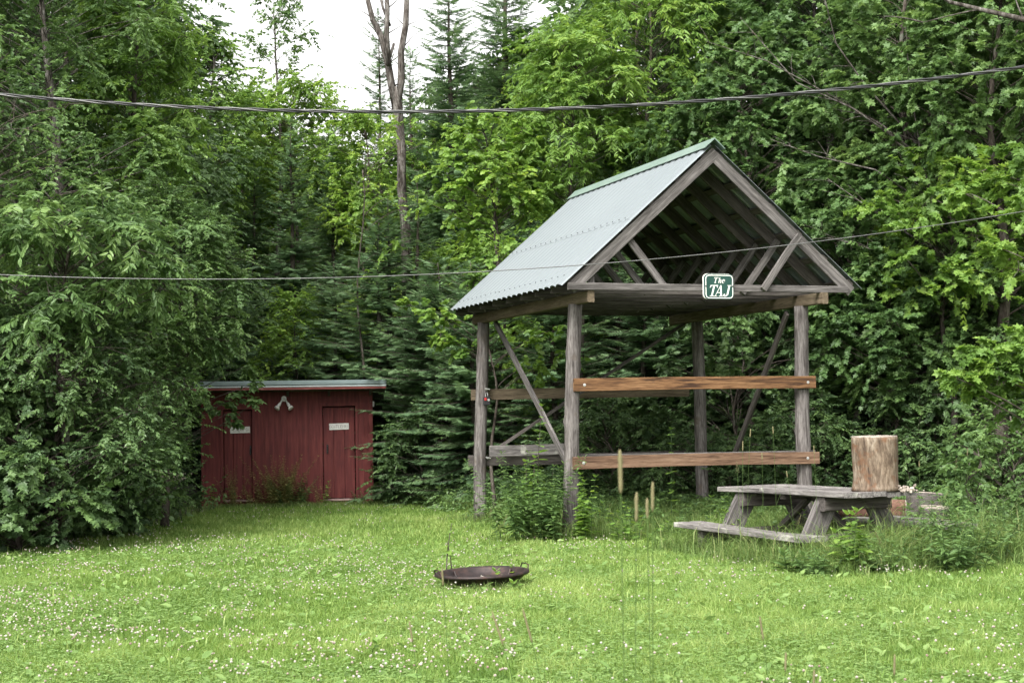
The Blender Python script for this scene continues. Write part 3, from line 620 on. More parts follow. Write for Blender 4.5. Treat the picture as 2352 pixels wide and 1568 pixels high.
for i in range(5):
    g = Geo(); a, q = rr.uniform(0, 6.28), rr.uniform(0, .22); v = Vector((q * math.cos(a), q * math.sin(a), .05 + q * .12)); g.tube([v, v + Vector((rr.uniform(-.08, .08), rr.uniform(-.08, .08), .015))], [.014, .008], 6, rr, .3); g.build('charred_stick', MATS['black_plastic'], fb)

# ------------------------------------------------------------------ overhead wires
def sagline(pts3, d, xa, xb, n=90):
    """smooth curve through the photograph's points, kept at depth d, extended to both sides"""
    P = [at(px, py, d) for px, py in pts3]; A = np.array([[p.x ** 2, p.x, 1] for p in P]); c = np.linalg.lstsq(A, np.array([p.z for p in P]), rcond=None)[0]
    return [Vector((x, d, c[0] * x * x + c[1] * x + c[2])) for x in np.linspace(xa, xb, n)]
cb = empty('service_cable', at(1176, 257, 12.0), 0, 'thick twisted black and silver power cable, upper of the two overhead lines', 'cable')
base = cb.location.copy(); line = sagline([(0, 217), (700, 257), (1030, 256), (1450, 243), (1720, 222), (2352, 155)], 12.0, -14, 14, 900)
for k, (r_, mt, nm) in enumerate(((0.0068, 'cable_black', 'insulated_wire'), (0.0068, 'cable_black', 'insulated_wire'), (0.0058, 'cable_alu', 'bare_wire'))):
    g = Geo(); pts = []
    for i, p in enumerate(line):
        th = 2 * math.pi * (p.x / 0.62) + k * 2 * math.pi / 3; pts.append(p - base + Vector((0, math.cos(th), math.sin(th))) * 0.0085)
    g.tube(pts, r_, 6); g.build(nm, MATS[mt], cb, None, True)
g = Geo(); g.tube(sagline([(0, 630), (690, 641), (1180, 622), (1650, 576), (2352, 487)], 14.5, -16, 16, 120), 0.0042, 6)
tag(g.build('thin_wire', MATS['cable_alu'], None, None, True), 'thin single grey wire, lower of the two overhead lines', 'wire')

# ------------------------------------------------------------------ foliage templates
OV = ([(0, 0, 0), (.22, .2, .03), (.55, .24, .05), (1, 0, -.04), (.55, -.24, .05), (.22, -.2, .03)], [(0, 3, 2, 1), (0, 5, 4, 3)])
LG = ([(0, 0, 0), (.3, .16, .02), (.65, .14, 0), (1, 0, -.12), (.65, -.14, 0), (.3, -.16, .02)], [(0, 3, 2, 1), (0, 5, 4, 3)])
MP = ([(0, 0, 0), (-.04, .22, .0), (.16, .5, .04), (.30, .25, .02), (.62, .46, .03), (.64, .17, .01), (1, 0, -.05), (.64, -.17, .01), (.62, -.46, .03), (.30, -.25, .02), (.16, -.5, .04), (-.04, -.22, 0)], [(0, 6, 5, 4, 3, 2, 1), (0, 11, 10, 9, 8, 7, 6)])
RD = ([(0, 0, 0), (.1, .28, .03), (.5, .38, .05), (.85, .2, .02), (1, 0, -.02), (.85, -.2, .02), (.5, -.38, .05), (.1, -.28, .03)], [(0, 4, 3, 2, 1), (0, 7, 6, 5, 4)])
LEAF = {'ovate': OV, 'long': LG, 'maple': MP, 'round': RD}
def unit(a): return a / (np.linalg.norm(a, axis=-1, keepdims=True) + 1e-9)

def sprays(R, C, rad_, ntw, nlf, size, droop=0.25, flat=0.7, away=None, tilt=0.6, kind='ovate', twl=None):
    """leafy twigs about clump centres C (n,3) with radii rad_ (n,): returns P,D,N,S,v and twig segments"""
    n = len(C); A = R.uniform(0, 2 * np.pi, (n, ntw)); el = R.normal(0.12, flat, (n, ntw))
    d = np.stack([np.cos(A) * np.cos(el), np.sin(A) * np.cos(el), np.sin(el) * 0.8], -1)
    if away is not None: d = d + away[:, None, :] * 0.55
    d = unit(d); L = rad_[:, None] * R.uniform(0.55, 1.15, (n, ntw))
    O = C[:, None, :] + d * (L * R.uniform(0.0, 0.45, (n, ntw)))[..., None] + R.normal(0, 1, (n, ntw, 3)) * (rad_[:, None, None] * np.array([.22, .22, .16]))
    tt = (np.arange(nlf) + 0.7) / nlf
    t_ = np.clip(tt[None, None, :] + R.normal(0, .04, (n, ntw, nlf)), 0.08, 1.0)
    dl = (L * 0.75)[..., None] * t_
    P = O[:, :, None, :] + d[:, :, None, :] * dl[..., None]; P[..., 2] -= droop * dl * t_
    hz = unit(np.stack([-d[..., 1], d[..., 0], np.zeros_like(d[..., 0])], -1))
    sgn = np.where(np.arange(nlf) % 2 == 0, 1.0, -1.0)[None, None, :] * R.uniform(0.6, 1.3, (n, ntw, nlf))
    D = d[:, :, None, :] * R.uniform(0.4, 1.0, (n, ntw, nlf))[..., None] + hz[:, :, None, :] * sgn[..., None]
    D[..., 2] -= np.abs(R.normal(0.35 + droop * .6, 0.3, (n, ntw, nlf)))
    N = np.zeros_like(D); N[..., 2] = 1; N += R.normal(0, tilt, N.shape); N += d[:, :, None, :] * 0.35
    S = size * R.uniform(0.6, 1.2, (n, ntw, nlf))
    cv = np.clip(R.normal(0.45, 0.18, n), 0, 1)
    v = cv[:, None, None] + R.normal(0, 0.11, (n, ntw))[..., None] + R.normal(0, 0.13, (n, ntw, nlf))
    return P.reshape(-1, 3), D.reshape(-1, 3), N.reshape(-1, 3), S.ravel(), v.ravel(), O.reshape(-1, 3), (O + d * (L * 0.75)[..., None] - np.array([0, 0, 1.0]) * (droop * L * .75)[..., None]).reshape(-1, 3)
def limb(g, r, a, b, r0, r1, seg=5, bend=0.12, n=5):
    a = Vector(a); b = Vector(b); L = (b - a).length; o = Vector((r.uniform(-1, 1), r.uniform(-1, 1), r.uniform(0, 1))) * bend * L
    g.tube([a.lerp(b, i / n) + o * (4 * (i / n) * (1 - i / n)) * .5 for i in range(n + 1)], [r0 + (r1 - r0) * i / n for i in range(n + 1)], seg)

def broadleaf(name, px, d, z0, z1, R_, kind, mat, label, size=0.09, ncl=110, cr=0.55, seed=1, trunk=0.09, ntw=11, nlf=14, lean=0.0, group='broadleaf trees along the forest edge', cat='tree', shell=0.45, clumps=None, bark='bark', prof=1.0, droop=.25, tpx=None, twigs=True, skirt=None):
    size *= .86; nlf = int(nlf * 1.3)
    R = np.random.default_rng(seed); r = random.Random(seed)
    bx = gx(px, d); tx = (gx(tpx, d) - bx) if tpx is not None else 0.0
    root = empty(name, (bx + tx, d, 0), 0, label, cat, group)
    if clumps is None:
        h = R.uniform(0.02, 1, ncl); pr = np.sin(np.pi * np.clip(h * 0.86 + 0.12 * prof, 0, 1)) ** 0.6
        q = R_ * pr * np.sqrt(R.uniform(shell ** 2, 1, ncl)); a = R.uniform(0, 2 * np.pi, ncl)
        C = np.stack([q * np.cos(a) + lean * h, q * np.sin(a), z0 + (z1 - z0) * h], 1); cra = cr * R.uniform(0.65, 1.25, ncl)
    else:
        C = np.array([[c[0] - bx, c[1] - d, c[2]] for c in clumps]); cra = np.array([c[3] for c in clumps]); ncl = len(C)
    C[:, 0] -= tx
    cen = np.array([0, 0, 0]); aw = C - np.array([0, 0, 1]) * C[:, 2:3]; aw = aw / (np.linalg.norm(aw, axis=1, keepdims=True) + .3)
    P, D, N, S, v, O, E = sprays(R, C, cra, ntw, nlf, size, droop, away=aw, kind=kind)
    ok = P[:, 2] > 0.03; P, D, N, S, v = P[ok], D[ok], N[ok], S[ok], v[ok]
    me = stamp('crown', P, D, N, S, LEAF[kind][0], LEAF[kind][1], v)
    link('crown', me, MATS[mat], root)
    g = Geo(); top = z1 * 0.93; n = 12
    cx = float(C[:, 0].mean()) * 0.5 if clumps is None else 0
    tr = [Vector((cx * (i / n) ** 1.5 + math.sin(i * .9 + seed) * .03 * i ** .5, math.cos(i * 1.1 + seed) * .03 * i ** .5, top * i / n)) for i in range(n + 1)]
    g.tube(tr, [max(0.012, trunk * (1 - 0.85 * (i / n))) * (1.25 if i == 0 else 1) for i in range(n + 1)], 10, r, .05)
    for i in range(ncl):
        c = Vector(C[i]); hd = math.hypot(c.x, c.y); za = max(0.15 * c.z, min(top * .98, c.z - 0.45 * hd - 0.1)); k = za / top * n; i0 = min(n - 1, int(k)); a = tr[i0].lerp(tr[i0 + 1], k - i0)
        limb(g, r, a, c, max(.008, trunk * .2 * (1 - za / (top + .5))), 0.005, 5, .22)
        if twigs and i % 2 == 0:
            for j in range(0, ntw, 3):
                e = Vector(E[i * ntw + j]); g.tube([c, Vector(O[i * ntw + j]), e], [.006, .004, .002], 3, cap=False)
    g.build('trunk', MATS[bark], root, None, True)
    return root

SPT = ([(0, 0, 0), (1, 0, -.02)], [])
def needle_template(k=5):
    """a flat spray: spine with side slivers"""
    V = []; Fc = []
    for i in range(k):
        t_ = i / k
        for s in (-1, 1):
            b = len(V); w_ = 0.36 * (1 - .45 * t_)
            V += [(t_, 0, 0), (t_ + .2, 0, 0), (t_ + .30, s * w_, .02 * (i % 2) - .04)]; Fc.append((b, b + 1, b + 2) if s > 0 else (b, b + 2, b + 1))
    b = len(V); V += [(.8, .035, 0), (1.12, 0, -.02), (.8, -.035, 0)]; Fc.append((b, b + 2, b + 1))
    return V, Fc
NT = needle_template(5)
def conifer_mesh(seed, H, R_, zb=0.06, dens=1.0, droop=0.35, sp=0.22, tw=0.36, power=0.85, sparse=0.0):
    R = np.random.default_rng(seed); r = random.Random(seed); Ps, Ds, Ns, Ss, vs = [], [], [], [], []; g = Geo()
    n = 14; tr = [(math.sin(i + seed) * .02, math.cos(i * 1.3) * .02, H * i / n) for i in range(n + 1)]
    g.tube(tr, [max(.008, 0.016 * H * (1 - i / n) ** .9) for i in range(n + 1)], 9, r, .06)
    z = zb * H
    while z < H * .985:
        u = (z - zb * H) / (H * (1 - zb)); Lb = R_ * ((1 - u) ** power) * (0.55 + .45 * min(1, u * 6 + .35)) + .17
        nb = r.randint(5, 8) if u < .9 else 5
        a0 = r.uniform(0, 6.28)
        for b in range(nb):
            if r.random() < sparse: continue
            az = a0 + b * 2 * math.pi / nb + r.uniform(-.35, .35); L = Lb * r.uniform(.6, 1.15); zz = z + r.uniform(-.16, .16)
            up = 0.55 * u - 0.05 + r.uniform(-.22, .22); dr = droop * (1 - u * .8)
            m_ = max(3, int(L / 0.085 * dens)); t_ = (np.arange(m_) + .5) / m_
            dx, dy = math.cos(az), math.sin(az)
            px_ = dx * L * t_; py_ = dy * L * t_; pz_ = zz + up * L * t_ - dr * L * t_ * (1.15 - .65 * t_)
            P = np.stack([px_, py_, pz_], 1); P = np.repeat(P, 2, 0); tt = np.repeat(t_, 2); sg_ = np.tile([1., -1.], m_)
            fw = np.array([dx, dy, up - dr * .4]); hz = np.array([-dy, dx, 0])
            D = fw[None] * R.uniform(.5, .95, (2 * m_, 1)) + hz[None] * (sg_ * R.uniform(.6, 1.0, 2 * m_))[:, None]; D[:, 2] -= R.uniform(.05, .4, 2 * m_)
            S = (tw * (0.45 + .55 * (1 - tt)) * min(1.0, .35 + L * .6)) * R.uniform(.7, 1.2, 2 * m_)
            keep = tt > 0.12
            N = np.tile(np.array([0, 0, 1.]), (2 * m_, 1)) + R.normal(0, .45, (2 * m_, 3))
            bv = r.gauss(.45, .15)
            Ps.append(P[keep]); Ds.append(D[keep]); Ns.append(N[keep]); Ss.append(S[keep]); vs.append((bv + .25 * (tt - .5) + R.normal(0, .12, 2 * m_))[keep])
            Ps.append(P[-2:-1]); Ds.append(fw[None]); Ns.append(np.array([[0, 0, 1.]])); Ss.append(np.array([tw * .7])); vs.append(np.array([bv + .2]))
            if L > .3: g.tube([(0, 0, zz), (dx * L * .5, dy * L * .5, zz + up * L * .5 - dr * L * .5 * .82), (dx * L * .95, dy * L * .95, zz + up * L * .95 - dr * L * .95 * .53)], [.004 + .009 * L, .004 + .004 * L, .003], 4)
        z += sp * (1 - .45 * u) * r.uniform(.75, 1.25)
    P = np.concatenate(Ps); D = np.concatenate(Ds); N = np.concatenate(Ns); S = np.concatenate(Ss); v = np.concatenate(vs)
    ok = P[:, 2] > .02
    crown = stamp('crown', P[ok], D[ok], N[ok], S[ok], NT[0], NT[1], v[ok]); crown.materials.append(MATS['needle'])
    trunk = g.mesh('trunk', True); trunk.materials.append(MATS['bark'])
    return crown, trunk
CON = [conifer_mesh(11, 11.0, 1.75, sparse=.14), conifer_mesh(12, 12.0, 1.9, .05, 1.0, .3, .22, sparse=.14), conifer_mesh(13, 6.0, 1.7, .02, 1.1, .42, .2, .3, .7), conifer_mesh(14, 10.5, 1.3, .1, .9, .25, .27, .32, .8, .12), conifer_mesh(15, 5.0, 1.9, .02, 1.1, .3, .17, .32, .65)]
CH = [11.0, 12.0, 6.0, 10.5, 5.0]
def conifer(k, px, d, H, label=None, rscale=1.0, rz=0.0, name='spruce_tree', group='conifers in the forest edge'):
    root = empty(name, (gx(px, d), d, 0), rz, label, 'tree', group); s = H / CH[k]; root.scale = (s * rscale, s * rscale, s)
    link('crown', CON[k][0], None, root); link('trunk', CON[k][1], None, root); return root
def zat(py, d): return EYE + (955 - py) / F * d

# ------------------------------------------------------------------ conifers
cons = [
 (0, 672, 36, zat(262, 36), 'tall dark spruce above the outhouse, under the gap of sky', 0.95),
 (1, 768, 37.5, zat(285, 37.5), 'spruce just right of the one above the outhouse, pale sky behind its tip', 0.9),
 (0, 585, 38.5, zat(345, 38.5), 'spruce behind the left end of the outhouse roof', 0.9),
 (1, 1042, 35, zat(-90, 35), 'tall open spruce with dark tiered boughs against the sky, right of the dead trunk', 1.05),
 (1, 1172, 36.5, zat(-190, 36.5), 'tallest dense spruce, second to the right of the dead trunk', 1.1),
 (3, 878, 39, zat(20, 39), 'thin ragged spruce directly behind the fork of the dead trunk', 0.8),
 (3, 950, 38, zat(95, 38), 'slender pale spruce between the dead trunk and the tall open spruce', 0.75),
 (2, 870, 32.0, zat(505, 32), 'wide low fir right above the outhouse roof end', 1.2),
 (4, 1010, 30.0, zat(600, 30), 'broad fir with drooping boughs between outhouse and pavilion', 1.1),
 (2, 770, 33.5, zat(600, 33.5), 'middle sized fir standing right behind the outhouse', 1.2),
 (0, 1365, 34.5, zat(40, 34.5), 'spruce tip above the pavilion ridge, left of the bright leaves', 0.95),
 (4, 930, 30.5, zat(880, 30.5), 'small fir beside the right wall of the outhouse', 0.8),
 (2, 520, 34.0, zat(560, 34), 'fir half hidden behind the left leafy shrub', 1.1),
 (2, 1085, 28.6, zat(600, 28.6), 'dark fir just left of the back pavilion post', 1.15),
 (4, 1960, 27.4, zat(640, 27.4), 'hemlock with drooping boughs right of the front pavilion post', 1.25),
 (4, 2140, 27.6, zat(690, 27.6), 'hemlock behind the big upright log', 1.2),
 (2, 2310, 26.2, zat(640, 26.2), 'hemlock at the right edge behind the bright maple branch', 1.1),
 (2, 1480, 29.5, zat(560, 29.5), 'fir in the shade behind the middle of the pavilion', 1.2),
 (4, 1760, 29.2, zat(600, 29.2), 'fir in the shade behind the right half of the pavilion', 1.25),
 (3, 962, 32.6, zat(395, 32.6), 'ragged fir whose boughs cross the lower dead trunk from the right', 1.15),
 (3, 895, 32.2, zat(440, 32.2), 'ragged fir whose boughs cross the lower dead trunk from the left', 1.15),
 (2, 1270, 28.8, zat(560, 28.8), 'fir behind the left side of the pavilion', 1.1),
]
for i, (k, px, d, H, lab, rs) in enumerate(cons):
    conifer(k, px, d, H, lab, rs, i * 1.7)

# ------------------------------------------------------------------ broadleaf trees and shrubs of the forest edge
B = broadleaf
# left mass
B('ash_tree', 40, 24.0, 2.2, 10.5, 2.3, 'ovate', 'leaf_green', 'big leafy tree filling the top left corner', .10, 170, .62, 21, .13, tpx=150, ntw=13, nlf=16, bark='bark_grey')
B('ash_tree', 320, 26.0, 4.2, 9.3, .95, 'long', 'leaf_bright', 'leafy tree with narrow leaves whose right side borders the gap of sky', .15, 100, .55, 22, .12)
B('wild_cherry', 140, 20.6, 2.9, 4.5, 1.45, 'long', 'leaf_green', 'cherry with long drooping leaves where the thin wire enters at left', .15, 62, .5, 23, .07, droop=.45)
B('wild_cherry', -60, 21.2, 0.4, 7.2, 1.9, 'ovate', 'leaf_green', 'leafy tree cut by the left edge of the view', .08, 160, .55, 24, .09)
B('leafy_shrub', 375, 24.2, 2.55, 5.0, 1.15, 'ovate', 'leaf_green', 'tall rounded shrub with small glossy leaves just left of the firs', .07, 150, .42, 25, .06, ntw=15, nlf=18, cat='shrub')
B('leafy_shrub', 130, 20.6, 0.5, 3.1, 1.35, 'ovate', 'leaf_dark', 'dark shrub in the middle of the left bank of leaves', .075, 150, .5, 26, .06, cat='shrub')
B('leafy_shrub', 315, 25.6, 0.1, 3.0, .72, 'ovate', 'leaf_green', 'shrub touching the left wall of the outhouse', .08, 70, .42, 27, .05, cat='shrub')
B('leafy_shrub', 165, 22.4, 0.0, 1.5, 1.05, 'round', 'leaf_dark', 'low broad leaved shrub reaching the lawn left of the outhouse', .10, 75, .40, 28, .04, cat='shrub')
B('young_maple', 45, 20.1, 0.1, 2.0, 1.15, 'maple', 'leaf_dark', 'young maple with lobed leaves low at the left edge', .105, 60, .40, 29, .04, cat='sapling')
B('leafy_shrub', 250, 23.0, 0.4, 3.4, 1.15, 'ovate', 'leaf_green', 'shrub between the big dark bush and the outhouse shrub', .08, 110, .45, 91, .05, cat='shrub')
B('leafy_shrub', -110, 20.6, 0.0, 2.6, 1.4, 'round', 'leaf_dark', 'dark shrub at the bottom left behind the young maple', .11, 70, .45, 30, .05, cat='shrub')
# overhanging cherry branch in front of the outhouse
rr = random.Random(6); cl = []
for px, py, d, q in ((430, 825, 27.6, .3), (560, 842, 27.5, .2), (585, 882, 27.4, .17), (470, 915, 27.5, .17), (515, 925, 27.5, .15), (550, 912, 27.4, .18), (583, 925, 27.3, .2), (520, 950, 27.4, .22), (470, 940, 27.6, .28), (540, 970, 27.4, .14), (440, 960, 27.7, .3), (420, 880, 27.8, .3), (450, 790, 27.6, .34), (515, 800, 27.5, .32), (540, 760, 27.3, .38), (500, 720, 27.2, .45)):
    p = at(px, py, d); cl.append((p.x, p.y, p.z, q))
B('wild_cherry', 330, 28.0, .5, 3.4, 1, 'ovate', 'leaf_green', 'cherry whose branch hangs over the left end of the outhouse roof', .105, seed=31, trunk=.06, clumps=cl, ntw=10, nlf=11, droop=.4)
# beyond the outhouse
B('thin_maple', 640, 40, zat(150, 40), zat(-60, 40), .78, 'ovate', 'leaf_green', 'tall thin tree with a sparse top standing alone in the sky gap', .12, 26, .42, 32, .11, ntw=8, nlf=9, bark='bark_grey')
B('yellow_birch', 680, 40, zat(430, 40), zat(165, 40), 1.3, 'ovate', 'leaf_yellow', 'yellow green tree filling the bottom of the sky gap', .12, 95, .5, 33, .1)
B('yellow_birch', 490, 37, zat(470, 37), zat(60, 37), 1.0, 'ovate', 'leaf_bright', 'light green tree at the left side of the sky gap', .12, 80, .5, 34, .1, bark='bark_grey')
B('yellow_birch', 560, 41, zat(520, 41), zat(180, 41), 1.2, 'ovate', 'leaf_yellow', 'yellow green tree between the two left spruces', .12, 80, .5, 35, .1)
B('yellow_birch', 845, 37, zat(560, 37), zat(235, 37), .95, 'ovate', 'leaf_yellow', 'yellow green tree just left of the dead trunk', .11, 75, .45, 36, .08)
B('yellow_birch', 985, 39, zat(600, 39), zat(250, 39), 1.3, 'ovate', 'leaf_bright', 'light green tree in the gap behind the tall open spruce', .12, 90, .5, 37, .1)
B('young_beech', 1135, 29.5, zat(520, 29.5), zat(255, 29.5), 1.05, 'round', 'leaf_yellow', 'bright yellow green beech above the left slope of the pavilion roof', .11, 55, .42, 38, .06, ntw=9, nlf=10)
cl = []
for px, py, d, q in ((1010, 400, 29, .4), (990, 470, 29, .42), (1050, 470, 29, .4), (1100, 520, 29, .4), (1180, 560, 28.6, .45), (1240, 450, 29, .45), (1130, 600, 28, .4), (1060, 300, 29, .3), (1250, 540, 28, .45), (1160, 440, 29, .4)):
    p = at(px, py, d); cl.append((p.x, p.y, p.z, q))
B('young_beech', 1150, 29.0, 3, 6, 1, 'round', 'leaf_bright', 'light beech branches reaching towards the dead trunk', .11, seed=39, trunk=.05, clumps=cl, ntw=10, nlf=11)
cl = []
for px, py, d, q in ((940, 702, 25.6, .18), (990, 712, 25.6, .26), (1030, 730, 25.6, .24), (1045, 785, 25.6, .26), (1010, 780, 25.6, .18), (1075, 800, 25.7, .25), (1090, 640, 26, .25), (1110, 720, 26, .32), (1150, 770, 26, .35), (1210, 790, 26.2, .38), (1260, 760, 26.2, .38), (1290, 820, 26.2, .35), (1190, 850, 26.2, .32), (1235, 850, 26.2, .3)):
    p = at(px, py, d); cl.append((p.x, p.y, p.z, q))
B('young_beech', 1130, 26.1, 1, 4, 1, 'round', 'leaf_bright', 'bright sapling reaching out behind the back left pavilion post', .105, seed=40, trunk=.035, clumps=cl, ntw=9, nlf=10, cat='sapling')
B('ash_tree', 1330, 30.0, zat(480, 30), zat(60, 30), 1.25, 'long', 'leaf_bright', 'bright green ash left above the pavilion ridge', .15, 95, .5, 41, .09, droop=.4)
B('ash_tree', 1500, 31.5, zat(420, 31.5), zat(-120, 31.5), 1.6, 'long', 'leaf_bright', 'tall bright ash above the pavilion ridge', .15, 120, .6, 42, .12, droop=.4)
B('maple_tree', 1270, 36.0, zat(500, 36), zat(60, 36), 1.25, 'ovate', 'leaf_bright', 'light tree between the tallest spruce and the bright ash', .12, 90, .55, 43, .1)
# right hand side
B('maple_tree', 1720, 28.5, zat(640, 28.5), zat(120, 28.5), 1.75, 'maple', 'leaf_maple', 'maple with bluish green leaves behind the pavilion gable', .125, 130, .52, 44, .11)
B('maple_tree', 1880, 31.0, zat(420, 31), zat(-180, 31), 2.2, 'maple', 'leaf_maple', 'tall maple behind the bare twigs at upper right', .14, 150, .62, 45, .16, bark='bark_grey', tpx=1915)
B('maple_tree', 2120, 27.0, zat(560, 27), zat(-160, 27), 1.9, 'maple', 'leaf_green', 'leafy maple right of the pavilion gable, top out of view', .125, 150, .58, 46, .13, tpx=2080)
B('maple_tree', 2330, 25.0, zat(700, 25), zat(-120, 25), 1.7, 'maple', 'leaf_green', 'maple filling the upper right corner', .12, 140, .55, 47, .13, tpx=2300)
B('maple_tree', 1960, 26.8, zat(760, 26.8), zat(380, 26.8), 1.3, 'maple', 'leaf_maple', 'lower maple just right of the roof slope', .12, 85, .45, 48, .07)
B('maple_tree', 2180, 25.2, zat(700, 25.2), zat(360, 25.2), 1.25, 'maple', 'leaf_bright', 'light green maple under the thin wire at right', .12, 75, .42, 49, .07, ntw=9, nlf=10)
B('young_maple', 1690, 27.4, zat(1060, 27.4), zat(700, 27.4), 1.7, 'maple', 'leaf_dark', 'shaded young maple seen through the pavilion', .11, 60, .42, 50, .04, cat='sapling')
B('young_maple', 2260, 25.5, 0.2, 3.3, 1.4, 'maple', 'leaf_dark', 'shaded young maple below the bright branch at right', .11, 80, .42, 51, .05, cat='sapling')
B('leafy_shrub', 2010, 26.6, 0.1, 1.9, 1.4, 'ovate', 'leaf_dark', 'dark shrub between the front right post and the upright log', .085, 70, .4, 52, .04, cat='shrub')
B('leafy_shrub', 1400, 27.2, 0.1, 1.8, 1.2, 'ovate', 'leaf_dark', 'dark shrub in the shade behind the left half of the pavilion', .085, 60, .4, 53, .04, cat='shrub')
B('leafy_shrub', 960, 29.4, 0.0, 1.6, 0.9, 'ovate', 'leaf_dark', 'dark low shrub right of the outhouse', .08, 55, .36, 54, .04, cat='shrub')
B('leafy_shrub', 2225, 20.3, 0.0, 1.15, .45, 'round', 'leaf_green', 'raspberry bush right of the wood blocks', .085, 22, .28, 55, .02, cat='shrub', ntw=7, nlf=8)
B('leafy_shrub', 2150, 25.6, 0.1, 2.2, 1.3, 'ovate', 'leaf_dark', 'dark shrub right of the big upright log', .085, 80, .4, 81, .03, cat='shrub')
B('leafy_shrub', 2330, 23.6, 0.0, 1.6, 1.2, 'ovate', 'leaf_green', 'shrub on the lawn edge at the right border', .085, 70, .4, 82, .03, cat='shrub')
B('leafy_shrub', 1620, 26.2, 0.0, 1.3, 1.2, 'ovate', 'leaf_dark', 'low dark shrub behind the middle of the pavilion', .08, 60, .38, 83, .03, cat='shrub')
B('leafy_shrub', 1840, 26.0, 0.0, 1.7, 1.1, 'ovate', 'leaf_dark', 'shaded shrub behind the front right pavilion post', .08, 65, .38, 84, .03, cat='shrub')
B('young_maple', 2050, 25.8, 1.6, 4.2, 1.1, 'maple', 'leaf_maple', 'maple sapling right of the front right post', .115, 75, .42, 85, .04, cat='sapling')
cl = []
for px, py, d, q in ((900, 290, 31.8, .38), (960, 275, 31.8, .36), (860, 330, 31.8, .36), (975, 330, 31.8, .3), (890, 455, 31.6, .36), (955, 470, 31.6, .3), (850, 420, 31.6, .35), (900, 560, 31.4, .4)):
    p = at(px, py, d); cl.append((p.x, p.y, p.z, q))
B('yellow_birch', 830, 31.7, 3, 7, 1, 'ovate', 'leaf_yellow', 'thin young birch whose leaves cross in front of the dead trunk', .10, seed=86, trunk=.04, clumps=cl, ntw=9, nlf=10)
# bright near maple branch at the right edge, from a tree standing out of view
cl = []
for px, py, d, q in ((2200, 870, 16.8, .18), (2235, 815, 17, .22), (2290, 800, 17, .26), (2345, 790, 17, .28), (2270, 855, 16.9, .25), (2330, 850, 16.9, .25), (2240, 900, 17, .16), (2300, 905, 17.1, .2), (2350, 925, 17.1, .25), (2395, 830, 17, .35), (2250, 395, 19, .3), (2310, 420, 18.6, .35), (2340, 480, 18, .3), (2290, 570, 18, .25), (2340, 620, 18, .3), (2400, 540, 17.8, .4), (2420, 700, 17.5, .4), (2390, 400, 18, .4), (2450, 600, 17.4, .5), (2340, 345, 18, .25), (2215, 445, 19, .2)):
    p = at(px, py, d); cl.append((p.x, p.y, p.z, q))
nm = B('maple_tree', 2480, 17.4, 1, 6.0, 1, 'maple', 'leaf_bright', 'near maple at the right edge with bright outstretched branches', .12, seed=56, trunk=.09, clumps=cl, ntw=11, nlf=12, droop=.15)  # open daylight on these branches is put into the bright leaf colour
# lichened bare limb across the top right corner
g = Geo(); r_ = random.Random(8); T0 = nm.location
pts = [at(2480, 110, 17.6), at(2352, 45, 17.9), at(2250, 22, 18.2), at(2180, 5, 18.4), at(2110, -45, 18.6), at(2050, -110, 18.8)]
g.tube([p - T0 for p in pts], [.05, .032, .026, .022, .016, .01], 8, r_, .1)
for a, b in (((2352, 45), (2330, -20)), ((2250, 22), (2120, 52)), ((2120, 52), (2030, 38)), ((2180, 5), (2130, -10))):
    A_ = at(*a, 18.2); B_ = at(*b, 18.4); limb(g, r_, A_ - T0, B_ - T0, .012, .005, 5)
g.tube([at(2480, 110, 17.6) - T0, Vector((0.0, 0, 3.5))], [.05, .07], 8)
g.build('bare_limb', MATS['bark_grey'], nm, None, True)
# leafless twigs in front of the tall maple at upper right
dt = empty('dead_tree', (gx(2105, 26.2), 26.2, 0), 0, 'leafless twiggy tree fanning over the leaves at upper right', 'tree'); T0 = dt.location
g = Geo(); g.tube([Vector((0.02 * i, 0, z)) for i, z in enumerate((0, 2, 4, 5.2, 6.2))], [.07, .06, .05, .04, .03], 8); g.build('trunk', MATS['bark_grey'], dt, None, True)
for k, pp in enumerate((((2110, 330), (1990, 200), (1920, 100), (1900, 20), (1880, -60)), ((2120, 400), (2030, 290), (1900, 215), (1760, 140), (1620, 95)), ((2090, 340), (1960, 250), (1830, 190), (1700, 40)), ((2130, 470), (2010, 390), (1880, 360), (1770, 320)), ((2150, 650), (2060, 590), (1960, 560), (1900, 545)), ((2120, 560), (2000, 480), (1900, 410)), ((2150, 480), (2120, 380), (2090, 200), (2080, 60)))):
    g = Geo(); P = [at(px, py, 25.9 - .1 * k) - T0 for px, py in pp]; n = len(P)
    P = [Vector((0.05, 0, P[0].z - .35))] + P
    g.tube(P, [.024] + [.018 - .0135 * i / (n - 1) for i in range(n)], 6, r_, .08)
    for i in range(2, n + 1):
        for _ in range(3):
            a = P[i - 1].lerp(P[i], r_.random()); b = a + Vector((r_.uniform(-.7, .1), r_.uniform(-.2, .2), r_.uniform(-.15, .5))) * .9; limb(g, r_, a, b, .006, .002, 4, .2, 4)
    g.build('bare_branch', MATS['bark_grey'], dt, None, True)
